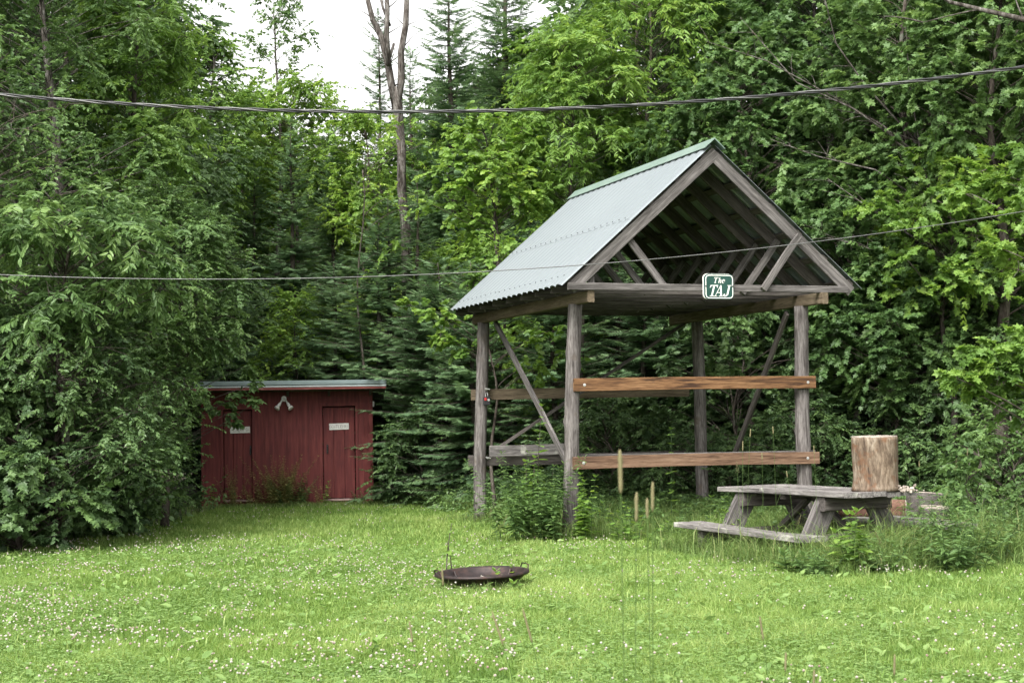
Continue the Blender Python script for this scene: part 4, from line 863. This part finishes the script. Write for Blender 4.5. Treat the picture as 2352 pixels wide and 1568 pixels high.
# forked dead trunk
DT = empty('dead_tree', (gx(938, 33.4), 33.4, 0), 0, 'tall forked dead trunk with flaking bark rising into the sky', 'tree'); T0 = DT.location
g = Geo(); q = [(938, 900), (936, 640), (932, 520), (922, 430), (923, 340), (916, 290), (912, 240), (908, 200)]
g.tube([Vector((0, 0, 0))] + [at(a, b, 33.4) - T0 for a, b in q], [.15, .13, .11, .10, .09, .09, .10, .105, .05], 12, r_, .16); g.build('trunk', MATS['bark_grey'], DT, None, True)
for pp, rr_ in ((((910, 262), (898, 190), (890, 140), (876, 85), (856, 45), (838, -25)), (.07, .085, .08, .07, .06, .045)), (((912, 265), (922, 180), (921, 120), (932, 60), (936, -30)), (.06, .08, .07, .065, .05)), (((893, 150), (888, 80), (890, 20), (886, -40)), (.06, .055, .05, .04)), (((905, 200), (890, 150), (905, 100)), (.05, .04, .03)), (((896, 60), (880, 20), (870, -20)), (.03, .025, .02))):
    g = Geo(); g.tube([at(a, b, 33.4 - (.1 if len(pp) == 4 else 0)) - T0 for a, b in pp], list(rr_), 10, r_, .09)
    for _ in range(5):
        i = r_.randrange(len(pp) - 1); a = at(*pp[i], 33.4) - T0; b = a + Vector((r_.uniform(-.7, .7), r_.uniform(-.3, .3), r_.uniform(.1, .8))) * .6; limb(g, r_, a, b, .014, .004, 5)
    g.build('bare_limb', MATS['bark_grey'], DT, None, True)

# ------------------------------------------------------------------ the woods further in
def fill_tree(k, x, d, s, label, group):
    src = ('broad', 'con')
rf = random.Random(77)
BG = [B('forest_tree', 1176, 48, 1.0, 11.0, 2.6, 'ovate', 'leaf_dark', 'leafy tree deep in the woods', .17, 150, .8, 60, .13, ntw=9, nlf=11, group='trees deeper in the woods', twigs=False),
      B('forest_tree', 1000, 46, 0.4, 8.5, 2.3, 'ovate', 'leaf_yellow', 'tree deep in the woods beyond the spruces, leaves coloured light as if lit by the sky behind', .17, 120, .8, 61, .12, ntw=9, nlf=11, group='light trees deeper in the woods', twigs=False)]  # light of the sky behind is put into this paler leaf colour
BG[1].location = (gx(620, 44), 44, 0)
BG[0].location = (gx(1600, 36), 36, 0)
spots = []
for px, d, k, s in ((1480, 34, 0, 1.0), (1750, 35, 0, 1.05), (1950, 34.5, 0, 1.1), (2150, 33, 0, 1.0), (2350, 31, 0, 1.0), (2500, 28, 0, .95), (2650, 26, 0, .9), (1250, 38, 0, .9), (1400, 40, 0, 1.1), (1650, 41, 0, 1.2), (1850, 41, 0, 1.2), (2050, 40, 0, 1.2), (2250, 38, 0, 1.2), (2450, 36, 0, 1.1),
                    (-200, 25, 0, .95), (-50, 27.5, 0, 1.0), (150, 29, 0, 1.0), (300, 31, 0, .95), (-250, 31, 0, 1.1), (0, 34, 0, 1.1), (180, 36, 0, 1.1), (350, 38, 0, 1.0), (450, 41, 1, .95), (520, 43, 1, .95), (700, 45, 1, .9), (790, 43, 1, .85), (880, 44, 1, .9), (980, 42, 1, .95), (1080, 42, 0, .95), (1180, 43, 0, 1.0), (900, 36, 1, .6), (680, 34, 1, .5), (1000, 34, 1, .6), (1120, 33, 1, .62), (1330, 33, 1, .7), (820, 48, 1, .85)):
    c = copy_tree(BG[k]); c.location = (gx(px, d), d, 0); c.rotation_euler = (0, 0, rf.uniform(0, 6.28)); c.scale = (s, s, s)
    if k == 0: c['label'] = 'leafy tree deep in the woods, ' + ('behind the leaves at the far left' if px < 700 else 'behind the bright ash above the roof ridge' if px < 1560 else 'behind the maples right of the ridge' if px < 2300 else 'past the right border maples')
for i, (px, d, k, s) in enumerate(((1560, 33, 0, .9), (1850, 33, 1, .9), (2050, 31, 2, 1.1), (2250, 30, 2, 1.1), (1650, 32, 2, 1.1), (450, 37, 0, .75), (1220, 34, 2, 1.1), (740, 40, 1, .72), (640, 41, 0, .7), (1100, 39, 1, .8), (200, 32, 0, 1.0), (50, 30, 0, 1.0), (1420, 31, 2, 1.1))):
    conifer(k, px, d, CH[k] * s, 'dark conifer standing deeper in the woods', 1.0, i * 2.1, 'forest_spruce', 'dark conifers deeper in the woods')
# far woods seen as one mass
R = np.random.default_rng(9); n = 2600
pxs = R.uniform(-700, 3100, n); dd = R.uniform(50, 62, n)
tops = np.interp(pxs, [-700, 380, 450, 600, 800, 1000, 1200, 1300, 3100], [-100, -60, 220, 330, 400, 330, 160, 0, -150])
zt = EYE + (955 - tops) / F * dd; zz = R.uniform(0, 1, n) * zt
C = np.stack([(pxs - 1176) / F * dd, dd, zz], 1)
P, D, N, S, v, O, E = sprays(R, C, np.full(n, 1.5), 9, 7, .34, .2)
ok = P[:, 2] > 0
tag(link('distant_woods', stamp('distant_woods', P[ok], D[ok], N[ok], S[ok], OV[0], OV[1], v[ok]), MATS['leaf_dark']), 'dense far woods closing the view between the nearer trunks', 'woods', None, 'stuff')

# ------------------------------------------------------------------ undergrowth along the forest edge
def mass(name, pts, rr_, kind, mat, label, size, ntw, nlf, seed, droop=.25, cat='undergrowth'):
    R = np.random.default_rng(seed); P, D, N, S, v, O, E = sprays(R, np.array(pts), np.array(rr_), ntw, nlf, size, droop)
    ok = P[:, 2] > .01
    return tag(link(name, stamp(name, P[ok], D[ok], N[ok], S[ok], LEAF[kind][0], LEAF[kind][1], v[ok]), MATS[mat]), label, cat, None, 'stuff')
r = random.Random(12); pts = []; rad_ = []
for i in range(900):
    x = r.uniform(-9.5, 10.5); y = edge_y(x) + abs(r.gauss(0, 1.0)) - .1
    if -5.3 < x < -1.4 and y > 28.2: y = max(y, 31.6)
    pts.append((x, y, r.uniform(.03, .42) * (1 + .5 * (y - edge_y(x)) / 2))); rad_.append(r.uniform(.2, .42))
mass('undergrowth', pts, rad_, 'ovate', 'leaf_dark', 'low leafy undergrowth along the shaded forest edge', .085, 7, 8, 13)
pts = []; rad_ = []
for i in range(330):
    x = r.uniform(-1.8, 8.5); y = edge_y(x) + r.uniform(-1.1, .3); pts.append((x, y, r.uniform(.02, .3))); rad_.append(r.uniform(.12, .28))
for i in range(260):
    q = loc_to_world((r.uniform(-.1, 4.6), r.uniform(0.1, 4.2), 0)); pts.append((q.x, q.y, r.uniform(.02, .32))); rad_.append(r.uniform(.14, .28))
for i in range(90):
    q = tb_world((r.uniform(1.5, 3.4), r.uniform(.3, 3.2), 0)); pts.append((q.x, q.y, r.uniform(.02, .4))); rad_.append(r.uniform(.14, .28))
mass('weed_cover', pts, rad_, 'ovate', 'leaf_green', 'green broad leaved weeds under and behind the pavilion', .065, 7, 8, 14)

# ------------------------------------------------------------------ lawn
def pnoise(x, y, s, seed):
    R = np.random.default_rng(seed); G = R.uniform(0, 1, (80, 80)); u = (x / s) % 79; v = (y / s) % 79; i = u.astype(int); j = v.astype(int); fu = u - i; fv = v - j
    fu = fu * fu * (3 - 2 * fu); fv = fv * fv * (3 - 2 * fv); i2 = (i + 1) % 80; j2 = (j + 1) % 80
    return (G[i, j] * (1 - fu) + G[i2, j] * fu) * (1 - fv) + (G[i, j2] * (1 - fu) + G[i2, j2] * fu) * fv
def edge_arr(x): return np.interp(x, [e[0] for e in EDGE], [e[1] for e in EDGE])
BL = ([(0, -.5, 0), (0, .5, 0), (.55, .4, .0), (.55, -.4, .0), (1, 0, .0)], [(0, 1, 2, 3), (3, 2, 4)])
def blades(name, x, y, h, wdt, mat, label, seed, lean=.35, vbase=.5, cat='grass', z=0.0, bend=.45):
    R = np.random.default_rng(seed); n = len(x)
    P = np.stack([x, y, np.full(n, z)], 1); a = R.uniform(0, 6.283, n); ln = np.abs(R.normal(0, lean, n))
    D = np.stack([np.cos(a) * ln, np.sin(a) * ln, np.ones(n)], 1); D = unit(D); Bv = unit(np.stack([np.cos(a + 1.57 + R.normal(0, .8, n)), np.sin(a + 1.57), np.zeros(n)], 1)); N = np.cross(D, Bv)
    out = np.stack([np.cos(a), np.sin(a), np.zeros(n)], 1)
    v = vbase + R.normal(0, .22, n)
    # build by hand: tips bend outwards
    wv = (wdt * .5)[:, None] * Bv; hh = h[:, None]; mid = P + D * hh * .55; tip = P + D * hh + out * hh * (bend * R.uniform(.1, 1, n))[:, None]; tip[:, 2] -= (h * bend * .25)
    V = np.stack([P - wv, P + wv, mid + wv * .8, mid - wv * .8, tip], 1)
    fl = np.array([0, 1, 2, 3, 3, 2, 4]); loops = (np.arange(n)[:, None] * 5 + fl[None]).ravel(); tot = np.tile([4, 3], n)
    return tag(link(name, raw_mesh(name, V.reshape(-1, 3), loops, tot, np.repeat(np.clip(v, 0, 1), 5)), MATS[mat]), label, cat, None, 'stuff')
R = np.random.default_rng(3)
def scatter(n, y0, y1, pad=.7, power=1.0):
    y = y0 + (y1 - y0) * R.uniform(0, 1, n) ** power; x = R.uniform(-1, 1, n) * (y * .325 + pad); return x, y
def lawn_ok(x, y): return y < edge_arr(x) + R.normal(.3, .35, len(x))
XS, YS_, HS, WS, VB = [], [], [], [], []
for n, y0, y1, ww in ((200000, 8.6, 13.0, .0042), (210000, 13.0, 19.0, .0062), (190000, 19.0, 31.5, .0095)):
    x, y = scatter(n, y0, y1); k = lawn_ok(x, y); x, y = x[k], y[k]
    pn = pnoise(x, y, 1.1, 5); p2 = pnoise(x + 40, y, .28, 6); pn = .6 * pn + .6 * pnoise(x, y, 3.1, 9) - .1
    XS.append(x); YS_.append(y); HS.append((.035 + .05 * p2 + .03 * pn) * R.uniform(.6, 1.35, len(x))); WS.append(ww * R.uniform(.7, 1.4, len(x)))
    VB.append(.5 + .5 * (pn - .5) + .45 * (p2 - .5))
x = np.concatenate(XS); y = np.concatenate(YS_)
blades('grass', x, y, np.concatenate(HS), np.concatenate(WS), 'grass_lawn', 'short mown lawn grass across the foreground', 7, .45, np.concatenate(VB))
x, y = scatter(6000, 8.8, 24, .7, 1.2); k = lawn_ok(x, y); x, y = x[k], y[k]
blades('coarse_grass', x, y, R.uniform(.08, .2, len(x)), R.uniform(.005, .011, len(x)), 'grass_lawn', 'coarser longer blades strewn through the lawn', 37, .6, R.uniform(.2, 1.0, len(x)), bend=.9)
x, y = scatter(3000, 8.8, 20, .7, 1.1); x = x[y < edge_arr(x)]; y = y[:len(x)]
n = len(x); a = R.uniform(0, 6.28, n); P = np.stack([x, y, R.uniform(.03, .07, n)], 1); D = np.stack([np.cos(a), np.sin(a), R.uniform(0, .6, n)], 1); N = np.stack([R.normal(0, .3, n), R.normal(0, .3, n), np.ones(n)], 1)
tag(link('broad_weeds', stamp('broad_weeds', P, D, N, R.uniform(.04, .11, n), OV[0], OV[1], R.uniform(.2, .9, n)), MATS['clover_leaf']), 'small broad weed leaves scattered flat in the lawn', 'lawn weeds', None, 'stuff')
# clover leaves: three leaflets each, flat on the lawn in patches
x, y = scatter(90000, 8.6, 21, .7, 1.3); pn = pnoise(x, y, .9, 15); k = (pn > .42) & (y < edge_arr(x)); x, y = x[k], y[k]; n = len(x)
a = R.uniform(0, 6.28, n); z = R.uniform(.035, .085, n); P = np.repeat(np.stack([x, y, z], 1), 3, 0); aa = np.repeat(a, 3) + np.tile([0, 2.09, 4.19], n)
D = np.stack([np.cos(aa), np.sin(aa), R.normal(.05, .15, 3 * n)], 1); N = np.stack([R.normal(0, .25, 3 * n), R.normal(-.1, .25, 3 * n), np.ones(3 * n)], 1)
tag(link('clover_leaves', stamp('clover_leaves', P, D, N, np.repeat(R.uniform(.010, .019, n), 3), RD[0], RD[1], np.repeat(R.normal(.5, .2, n), 3)), MATS['clover_leaf']), 'patches of small clover leaves in the lawn', 'clover', None, 'stuff')
# clover blooms
x, y = scatter(19000, 8.8, 28.5, .6, 1.0)
pn = pnoise(x, y, .55, 25) * .6 + pnoise(x, y, 1.7, 26) * .6; lft = np.clip((1.5 - x) / 5, 0, 1)
k = (R.uniform(0, 1, len(x)) < np.clip((pn - .62) * 5, 0, 1) * (.5 + .6 * lft) * np.clip((25 - y) / 8, .25, 1) + .025) & (y < edge_arr(x) - .2); x, y = x[k], y[k]; n = len(x)
ball = [(0, 0, 1.0)] + [(math.cos(a_) * q_, math.sin(a_) * q_, z_) for q_, z_ in ((.75, .62), (1, 0), (.7, -.55)) for a_ in [2 * math.pi * i / 7 for i in range(7)]] + [(0, 0, -.75)]
bf = [(0, 1 + i, 1 + (i + 1) % 7) for i in range(7)] + [(1 + 7 * j + i, 8 + 7 * j + i, 8 + 7 * j + (i + 1) % 7, 1 + 7 * j + (i + 1) % 7) for j in (0, 1) for i in range(7)] + [(15 + i, 22, 15 + (i + 1) % 7) for i in range(7)]
ballT = [(z_, x_, y_) for x_, y_, z_ in ball]
z = R.uniform(.07, .125, n); P = np.stack([x, y, z], 1); D = np.stack([R.normal(0, .3, n), R.normal(0, .3, n), np.ones(n)], 1); N = np.tile([1., 0, 0], (n, 1))
me = stamp('clover_blooms', P, D, N, R.uniform(.0055, .0098, n), ballT, bf, R.normal(.62, .25, n)); 
tag(link('clover_blooms', me, MATS['clover_bloom']), 'scattered white and pinkish clover blooms on the lawn', 'clover flowers', None, 'stuff')
# stalks of the blooms
blades('clover_stalks', x, y, z, np.full(n, .002), 'clover_leaf', 'thin stalks carrying the clover blooms', 8, .03, .3, 'clover flowers', 0, .05)

# tall grass: round the table, by the pavilion posts, along the edge, at the foot of the outhouse
def clump_pts(list_, seed):
    R = np.random.default_rng(seed); X_, Y_, H_ = [], [], []
    for cx, cy, sx, sy, n, h in list_:
        X_.append(R.normal(cx, sx, n)); Y_.append(R.normal(cy, sy, n)); H_.append(h * R.uniform(.35, 1.15, n))
    return np.concatenate(X_), np.concatenate(Y_), np.concatenate(H_)
ls = []
for u in np.linspace(-.5, 2.3, 12):
    for v_, hh in ((-.55, .34), (-.1, .38), (.5, .36), (1.0, .5), (1.5, .5)):
        q = tb_world((v_, u, 0)); ls.append((q.x, q.y, .16, .16, 170, hh))
for u in np.linspace(-.5, 2.2, 10):
    for w_, n_, hh in ((-.3, 330, .46), (-.75, 330, .36), (-1.15, 160, .2)): q = tb_world((u, w_ + .1 * math.sin(u * 9), 0)); ls.append((q.x, q.y, .15, .17, n_, hh * (1 + .25 * math.sin(u * 6))))
for u in np.linspace(-1.0, .8, 7): q = tb_world((-.85, u, 0)); ls.append((q.x, q.y, .16, .15, 240, .28))
for u in np.linspace(.9, 3.4, 9): q = tb_world((u, .3 + .2 * math.sin(u * 5), 0)); ls.append((q.x, q.y, .2, .22, 200, .5 if not 1.1 < u < 2.0 else .3))
x, y, h = clump_pts(ls, 5)
k2 = np.random.default_rng(88).choice(len(x), 1500, replace=False)
blades('long_grass', x[k2], y[k2], h[k2] * 1.2 + .18, np.full(1500, .007), 'grass_tall', 'long arching grass blades hanging out round the picnic table', 36, .5, .45, bend=.6)
blades('tall_grass', x, y, h, R.uniform(.005, .013, len(x)), 'grass_tall', 'unmown grass grown up round the picnic table', 31, .35, .33, bend=.9)
ls = []
for u in np.linspace(-.3, 3.6, 16): q = loc_to_world((u, -.1 + .25 * math.sin(u * 7), 0)); ls.append((q.x, q.y, .18, .2, 190, .34))
for u in np.linspace(.2, 4.0, 10):
    for v_ in np.linspace(.5, 4, 8): q = loc_to_world((u, v_, 0)); ls.append((q.x, q.y, .25, .25, 60, .42))
q = loc_to_world((-.06, 3.98, 0)); ls.append((q.x, q.y, .25, .25, 400, .22))
x, y, h = clump_pts(ls, 6); blades('tall_grass', x, y, h, np.full(len(x), .008), 'grass_tall', 'unmown grass under the pavilion floor area', 32, .3, .35, bend=.6)
xe = R.uniform(-8.5, 9.5, 26000); ye = edge_arr(xe) + R.normal(.1, .35, len(xe)); sh = (xe > -5.35) & (xe < -1.6) & (ye > 28.0); ye[sh] = 29.2 + .12 * (xe[sh] + 5.2) - np.abs(R.normal(0, .22, sh.sum()))
blades('tall_grass', xe, ye, R.uniform(.08, .38, len(xe)) * np.where(sh, .42, 1), np.full(len(xe), .009), 'grass_tall', 'rough grass fringe where the lawn meets the trees', 33, .35, .35, bend=.6)
fb_ = fb.location; x, y, h = clump_pts([(fb_.x, fb_.y - .44, .25, .05, 420, .15), (fb_.x, fb_.y - .3, .3, .2, 260, .09), (fb_.x - .35, fb_.y, .06, .2, 120, .10)], 8)
blades('tall_grass', x, y, h, np.full(len(x), .005), 'grass_tall', 'longer grass left standing round the fire bowl', 34, .3, .45, bend=.6)

# ------------------------------------------------------------------ single weeds and saplings
def weed(name, P, H, kind, mat, label, size, seed, nst=1, leaves=16, spread=.1, cat='weed', lean=(0, 0), stemr=.004, pairs=True, lz=.15, stem='leaf_green', group=None, droop=.35):
    R = np.random.default_rng(seed); r = random.Random(seed); root = empty(name, P, 0, label, cat, group)
    g = Geo(); Ps, Ds, Ns, Ss = [], [], [], []
    for s in range(nst):
        a = r.uniform(0, 6.28); ox, oy = (spread * math.cos(a) * r.random(), spread * math.sin(a) * r.random()) if nst > 1 else (0, 0)
        h = H * (r.uniform(.55, 1) if s else 1); tx, ty = lean[0] + ox * 1.2 + r.uniform(-.05, .05), lean[1] + oy * 1.2 + r.uniform(-.05, .05)
        f = lambda u: Vector((ox + tx * u * u, oy + ty * u * u, h * u))
        g.tube([f(i / 6) for i in range(7)], [stemr * (1.2 - .8 * i / 6) for i in range(7)], 5)
        for i in range(leaves):
            u = lz + (1 - lz) * (i + .5) / leaves; p = f(u); az = i * 2.4 + r.uniform(-.4, .4)
            for q in range(2 if pairs else 1):
                aq = az + q * math.pi; k = math.sin(math.pi * min(1, .25 + u * .75)) * .7 + .35
                Ps.append(p); Ds.append((math.cos(aq), math.sin(aq), .25 - droop * r.random() * 1.6)); Ns.append((-.3 * math.cos(aq) + r.uniform(-.3, .3), -.3 * math.sin(aq) + r.uniform(-.3, .3), 1)); Ss.append(size * k * r.uniform(.75, 1.2))
        for q in range(3): Ps.append(f(1)); Ds.append((math.cos(q * 2.1), math.sin(q * 2.1), .8)); Ns.append((-math.cos(q * 2.1), -math.sin(q * 2.1), 1)); Ss.append(size * .5)
    n = len(Ps); me = stamp('leaves', np.array(Ps), np.array(Ds, float), np.array(Ns, float), np.array(Ss), LEAF[kind][0], LEAF[kind][1], R.normal(.5, .2, n)); link('leaves', me, MATS[mat], root)
    g.build('stem', MATS[stem] if stem in MATS else MATS['leaf_green'], root, None, True); return root
def gp(px, py):
    """ground point under a pixel"""
    y1 = py - 784 + ROLL * (px - 1176); d = EYE * F / (y1 - 171); p = at(px, py, d); return Vector((p.x, p.y, 0))
def wp(px, d): return Vector((gx(px, d), d, 0))
weed('sapling', wp(1215, 20.7), 1.72, 'round', 'leaf_bright', 'tall leafy sapling in front of the left pavilion side', .14, 1, 3, 16, .12, 'sapling', (.03, 0), .008, stem='bark')
weed('goldenrod', wp(1205, 20.4), 1.15, 'long', 'leaf_green', 'bushy narrow leaved goldenrod clump left of the front pavilion post', .14, 2, 20, 26, .42, 'weed', stemr=.004)
weed('goldenrod', wp(1262, 20.3), .95, 'ovate', 'leaf_green', 'leafy weed clump around the foot of the front left post', .12, 3, 16, 13, .3)
weed('climbing_weed', wp(1335, 20.2), .85, 'round', 'leaf_bright', 'bright heart leaved weed climbing right beside the front left post', .12, 4, 8, 10, .2)
weed('sapling', wp(1535, 22.2), 1.38, 'round', 'leaf_bright', 'slim bright sapling standing up inside the pavilion', .13, 5, 1, 9, .0, 'sapling', stemr=.006)
weed('sapling', wp(1018, 15.9), .56, 'ovate', 'leaf_bright', 'small sapling with dark stem growing behind the fire bowl', .12, 6, 1, 8, .0, 'sapling', (.03, 0), .008, lz=.3, stem='bark')
weed('bare_stem', wp(1031, 16.0), .38, 'ovate', 'leaf_bright', 'nearly bare dark stem beside the small fire bowl sapling', .03, 7, 1, 3, .0, 'sapling', (-.01, 0), .007, lz=.6, stem='bark')
weed('leafy_weed', wp(1945, 15.7), .62, 'ovate', 'leaf_bright', 'bright green weed with pointed leaves at the near end of the table', .19, 8, 5, 9, .13)
weed('leafy_weed', wp(1880, 17.9), .5, 'ovate', 'leaf_bright', 'bright weeds seen between the table legs', .10, 9, 6, 8, .3)
weed('leafy_weed', wp(1700, 18.6), .62, 'long', 'leaf_bright', 'bright weeds behind the left bench', .12, 10, 6, 10, .25)
weed('leafy_weed', wp(1445, 20.0), .5, 'round', 'leaf_bright', 'bright weed clump on the lawn edge under the front rail', .09, 11, 7, 8, .3)
weed('leafy_weed', wp(1540, 20.6), .42, 'ovate', 'leaf_green', 'low weed clump right of the bright one under the front rail', .09, 12, 7, 8, .3)
weed('leafy_weed', wp(2120, 16.9), .75, 'ovate', 'leaf_green', 'leafy weeds rising at the right end of the table', .12, 13, 9, 11, .28)
weed('leafy_weed', wp(2060, 16.2), .5, 'ovate', 'leaf_green', 'weeds under the table end in front of the right bench', .12, 14, 10, 9, .3)
weed('leafy_weed', wp(2235, 16.6), .8, 'long', 'leaf_green', 'tall weeds at the right of the table in front of the raspberry bush', .12, 61, 14, 20, .3)
weed('leafy_weed', wp(2175, 15.8), .55, 'long', 'leaf_green', 'tangled weeds before the right bench end', .12, 62, 14, 16, .3)
weed('leafy_weed', wp(2010, 15.6), .38, 'ovate', 'leaf_green', 'low leafy weeds right of the bright pointed one', .12, 63, 8, 7, .2)
weed('leafy_weed', wp(1870, 15.5), .3, 'long', 'leaf_green', 'low weeds hiding the foot of the near table leg', .12, 64, 10, 9, .25)
weed('leafy_weed', wp(2310, 18.0), .75, 'ovate', 'leaf_green', 'weeds on the lawn edge near the right border', .10, 65, 12, 13, .35)
weed('dock_plant', wp(1795, 15.9), .22, 'ovate', 'leaf_green', 'broad leaved dock at the foot of the left bench', .2, 15, 3, 4, .2, droop=.1)
weed('dock_plant', wp(1165, 14.9), .16, 'ovate', 'leaf_bright', 'broad dock leaves in front of the fire bowl', .15, 16, 3, 3, .2, droop=.0)
weed('dock_plant', wp(845, 10.9), .08, 'ovate', 'leaf_bright', 'flat broad leaf rosette in the lawn near the bottom', .13, 17, 1, 4, .0, droop=.1)
shp = lambda x, y=-.25: Matrix.Translation(SH) @ Matrix.Rotation(SA, 4, 'Z') @ Vector((x, y, 0))
weed('leafy_weed', shp(.22), .42, 'round', 'leaf_bright', 'small bright plant at the left corner of the outhouse', .12, 18, 1, 6, .0)
weed('dry_weed', shp(.62), .78, 'long', 'weed_dry', 'dry reddish weeds before the left outhouse door', .06, 19, 12, 22, .16, stem='weed_dry', stemr=.0025)
weed('dry_weed', shp(1.42), .95, 'long', 'weed_dry', 'tall dry weeds in front of the middle of the outhouse', .075, 20, 34, 28, .32, stem='weed_dry', stemr=.0025)
weed('leafy_weed', shp(1.62), .6, 'long', 'leaf_green', 'green weeds beside the tall dry ones at the outhouse', .10, 21, 16, 20, .26)
weed('dry_weed', shp(.95), .5, 'long', 'weed_dry', 'short dry weeds between the left door and the tall weeds', .06, 22, 9, 18, .2, stem='weed_dry', stemr=.0025)
weed('leafy_weed', shp(2.2), .45, 'round', 'leaf_bright', 'bright plant at the left side of the right outhouse door', .09, 23, 2, 6, .08)
weed('dry_weed', shp(2.15, -.3), .5, 'long', 'weed_dry', 'wispy dry weeds before the right outhouse door', .05, 24, 8, 14, .3, stem='weed_dry', stemr=.002)
weed('leafy_weed', shp(2.95), .3, 'ovate', 'leaf_green', 'low weeds at the right corner of the outhouse', .07, 25, 8, 8, .2)

# timothy grass: stem, blade leaves, cylindrical seed head
def timothy(P, H, hl, label, lean=(0, 0), hr=.0045, seed=1, group='tall seeding grass stems', loose=False, sr=.0014):
    r = random.Random(seed); root = empty('timothy_grass' if not loose else 'seeding_grass', P, 0, label, 'grass stem', group)
    f = lambda u: Vector((lean[0] * u ** 2, lean[1] * u ** 2, H * u - .15 * abs(lean[0]) * u ** 3))
    g = Geo(); g.tube([f(i / 8 * (1 - hl / H * .5)) for i in range(9)], sr, 5)
    for u in (.25, .45):
        a = r.uniform(0, 6.28); p = f(u); q = p + Vector((math.cos(a) * .05, math.sin(a) * .05, .12)); e = q + Vector((math.cos(a) * .08, math.sin(a) * .08, -.01)); wv = Vector((-math.sin(a), math.cos(a), 0)) * .0035
        g.poly([p - wv, p + wv, q + wv, q - wv]); g.poly([q - wv, q + wv, e])
    st = g.build('stem', MATS['grass_tall'], root)
    g = Geo(); a = f(1 - hl / H); b = f(1.0)
    if not loose:
        n = 14; g.tube([a.lerp(b, i / n) for i in range(n + 1)], [hr * (.35 + .65 * min(1, 6 * min(i / n, 1 - i / n) + .1)) for i in range(n + 1)], 8, r, .22)
    else:
        for i in range(26):
            p = a.lerp(b, i / 26); d = Vector((r.uniform(-1, 1), r.uniform(-1, 1), r.uniform(.2, 1.2))).normalized() * hl * .22 * (1 - i / 30); g.tube([p, p + d], .0007, 3)
            g.tube([p + d * .8, p + d * 1.1], [.0028, .001], 4)
        g.tube([a, b], .001, 4)
    g.build('seed_head', MATS['seed_head'], root, None, True); return root
for i, (px, py0, py1, d, ln, lab, hr) in enumerate((
 (1424, 1032, 1133, 3.7, 0.0, 'near timothy stem with a long tan seed head rising before the front rail', .0048),
 (1462, 1127, 1195, 4.3, 0.02, 'blurred near seed head lowest and leftmost of the three below the front rail', .0044),
 (1486, 1143, 1190, 4.6, 0.0, 'blurred near seed head in the middle of the three below the front rail', .0043),
 (1499, 1104, 1172, 4.4, 0.015, 'blurred near seed head highest and rightmost of the three below the front rail', .0043))):
    top = at(px, py0, d); base = wp(px, d); hl = (py1 - py0) / F * d; base.x = top.x - ln
    timothy(base, top.z, hl, lab, (ln, 0), hr, i, sr=.0013)
for i, (px, py0, py1, d, ln, lab) in enumerate((
 (1724, 982, 1003, 16.4, .06, 'seed head leftmost tall one above the table, leaning right'),
 (1706, 1012, 1035, 16.4, .02, 'small seed head left of the leaning one above the table'),
 (1775, 978, 996, 16.4, -.02, 'straight seed head standing highest above the table planks'),
 (1750, 1038, 1055, 16.5, .0, 'short seed head between the two tall ones above the table'),
 (1692, 1058, 1085, 15.9, -.02, 'fluffy seed head over the left end of the table'),
 (1869, 1022, 1042, 16.5, -.02, 'seed head just right of the front right post'),
 (1806, 1078, 1090, 16.2, -.08, 'pale bent seed head before the front right post'),
 (2111, 1058, 1072, 17.6, .0, 'lone seed head right of the big log'),
 (2222, 1028, 1046, 17.8, .02, 'straight seed head over the raspberry bush'),
 (2197, 1050, 1080, 17.6, .05, 'loose seed head left of the straight one over the raspberry bush'),
 (2282, 1062, 1090, 17.5, .05, 'loose seed head leaning right over the raspberry bush'))):
    top = at(px, py0, d); base = wp(px, d); base.x = top.x - ln; timothy(base, top.z, max(.07, (py1 - py0) / F * d), lab, (ln, 0), .006, 40 + i, loose='loose' in lab or 'fluffy' in lab)
for i, (px, py0, d, ln, hl, lab) in enumerate((
 (1165, 1188, 17.6, .14, .16, 'upright wispy grass plume before the goldenrod'), (1205, 1240, 17.4, .42, .14, 'grass plume arching right above the fire bowl'), (1235, 1260, 17.0, .5, .14, 'lower arching grass plume right of the fire bowl'), (1128, 1172, 18.0, .02, .14, 'thin straight grass plume near the back left post'),
 (1840, 1190, 15.6, .1, .12, 'grass plume against the table legs'), (2050, 1150, 15.8, .12, .16, 'grass plume over the near end of the table'), (2010, 1230, 15.5, -.1, .14, 'grass plume leaning left before the table'), (2180, 1130, 16.6, .25, .16, 'grass plume leaning right beyond the table end'), (2240, 1180, 16.8, .4, .18, 'grass plume arching far right of the table'), (1700, 1225, 15.9, -.05, .12, 'grass plume in front of the left bench'))):
    top = at(px, py0, d); base = wp(px, d); base.x = top.x - ln; timothy(base, top.z + .05, hl, lab, (ln, 0), .005, 70 + i, loose=True)
for i, (px, py0, d, ln, hl, lab) in enumerate((
 (1130, 1390, 6.2, -.14, .14, 'dark blurred grass stem leaning left below the fire bowl'), (1200, 1385, 6.2, -.12, .14, 'dark blurred grass stem right of the other leaning one below the fire bowl'), (1015, 1300, 7.0, -.03, .08, 'blurred tan seed head crossing the left rim of the fire bowl'),
 (1805, 1495, 6.0, .02, .07, 'blurred seed head near the bottom right, left one'), (1870, 1535, 6.0, .02, .07, 'blurred seed head touching the bottom edge right of centre'), (2055, 1500, 6.1, .02, .08, 'blurred seed head near the bottom right, right one'), (1745, 1410, 6.6, -.05, .1, 'blurred wispy stem in the lawn below the bench'), (940, 1420, 6.6, -.06, .09, 'blurred stem leaning left below the lawn centre'))):
    top = at(px, py0, d); base = wp(px, d); base.x = top.x - ln; timothy(base, top.z, hl, lab, (ln, 0), .0042, 90 + i)
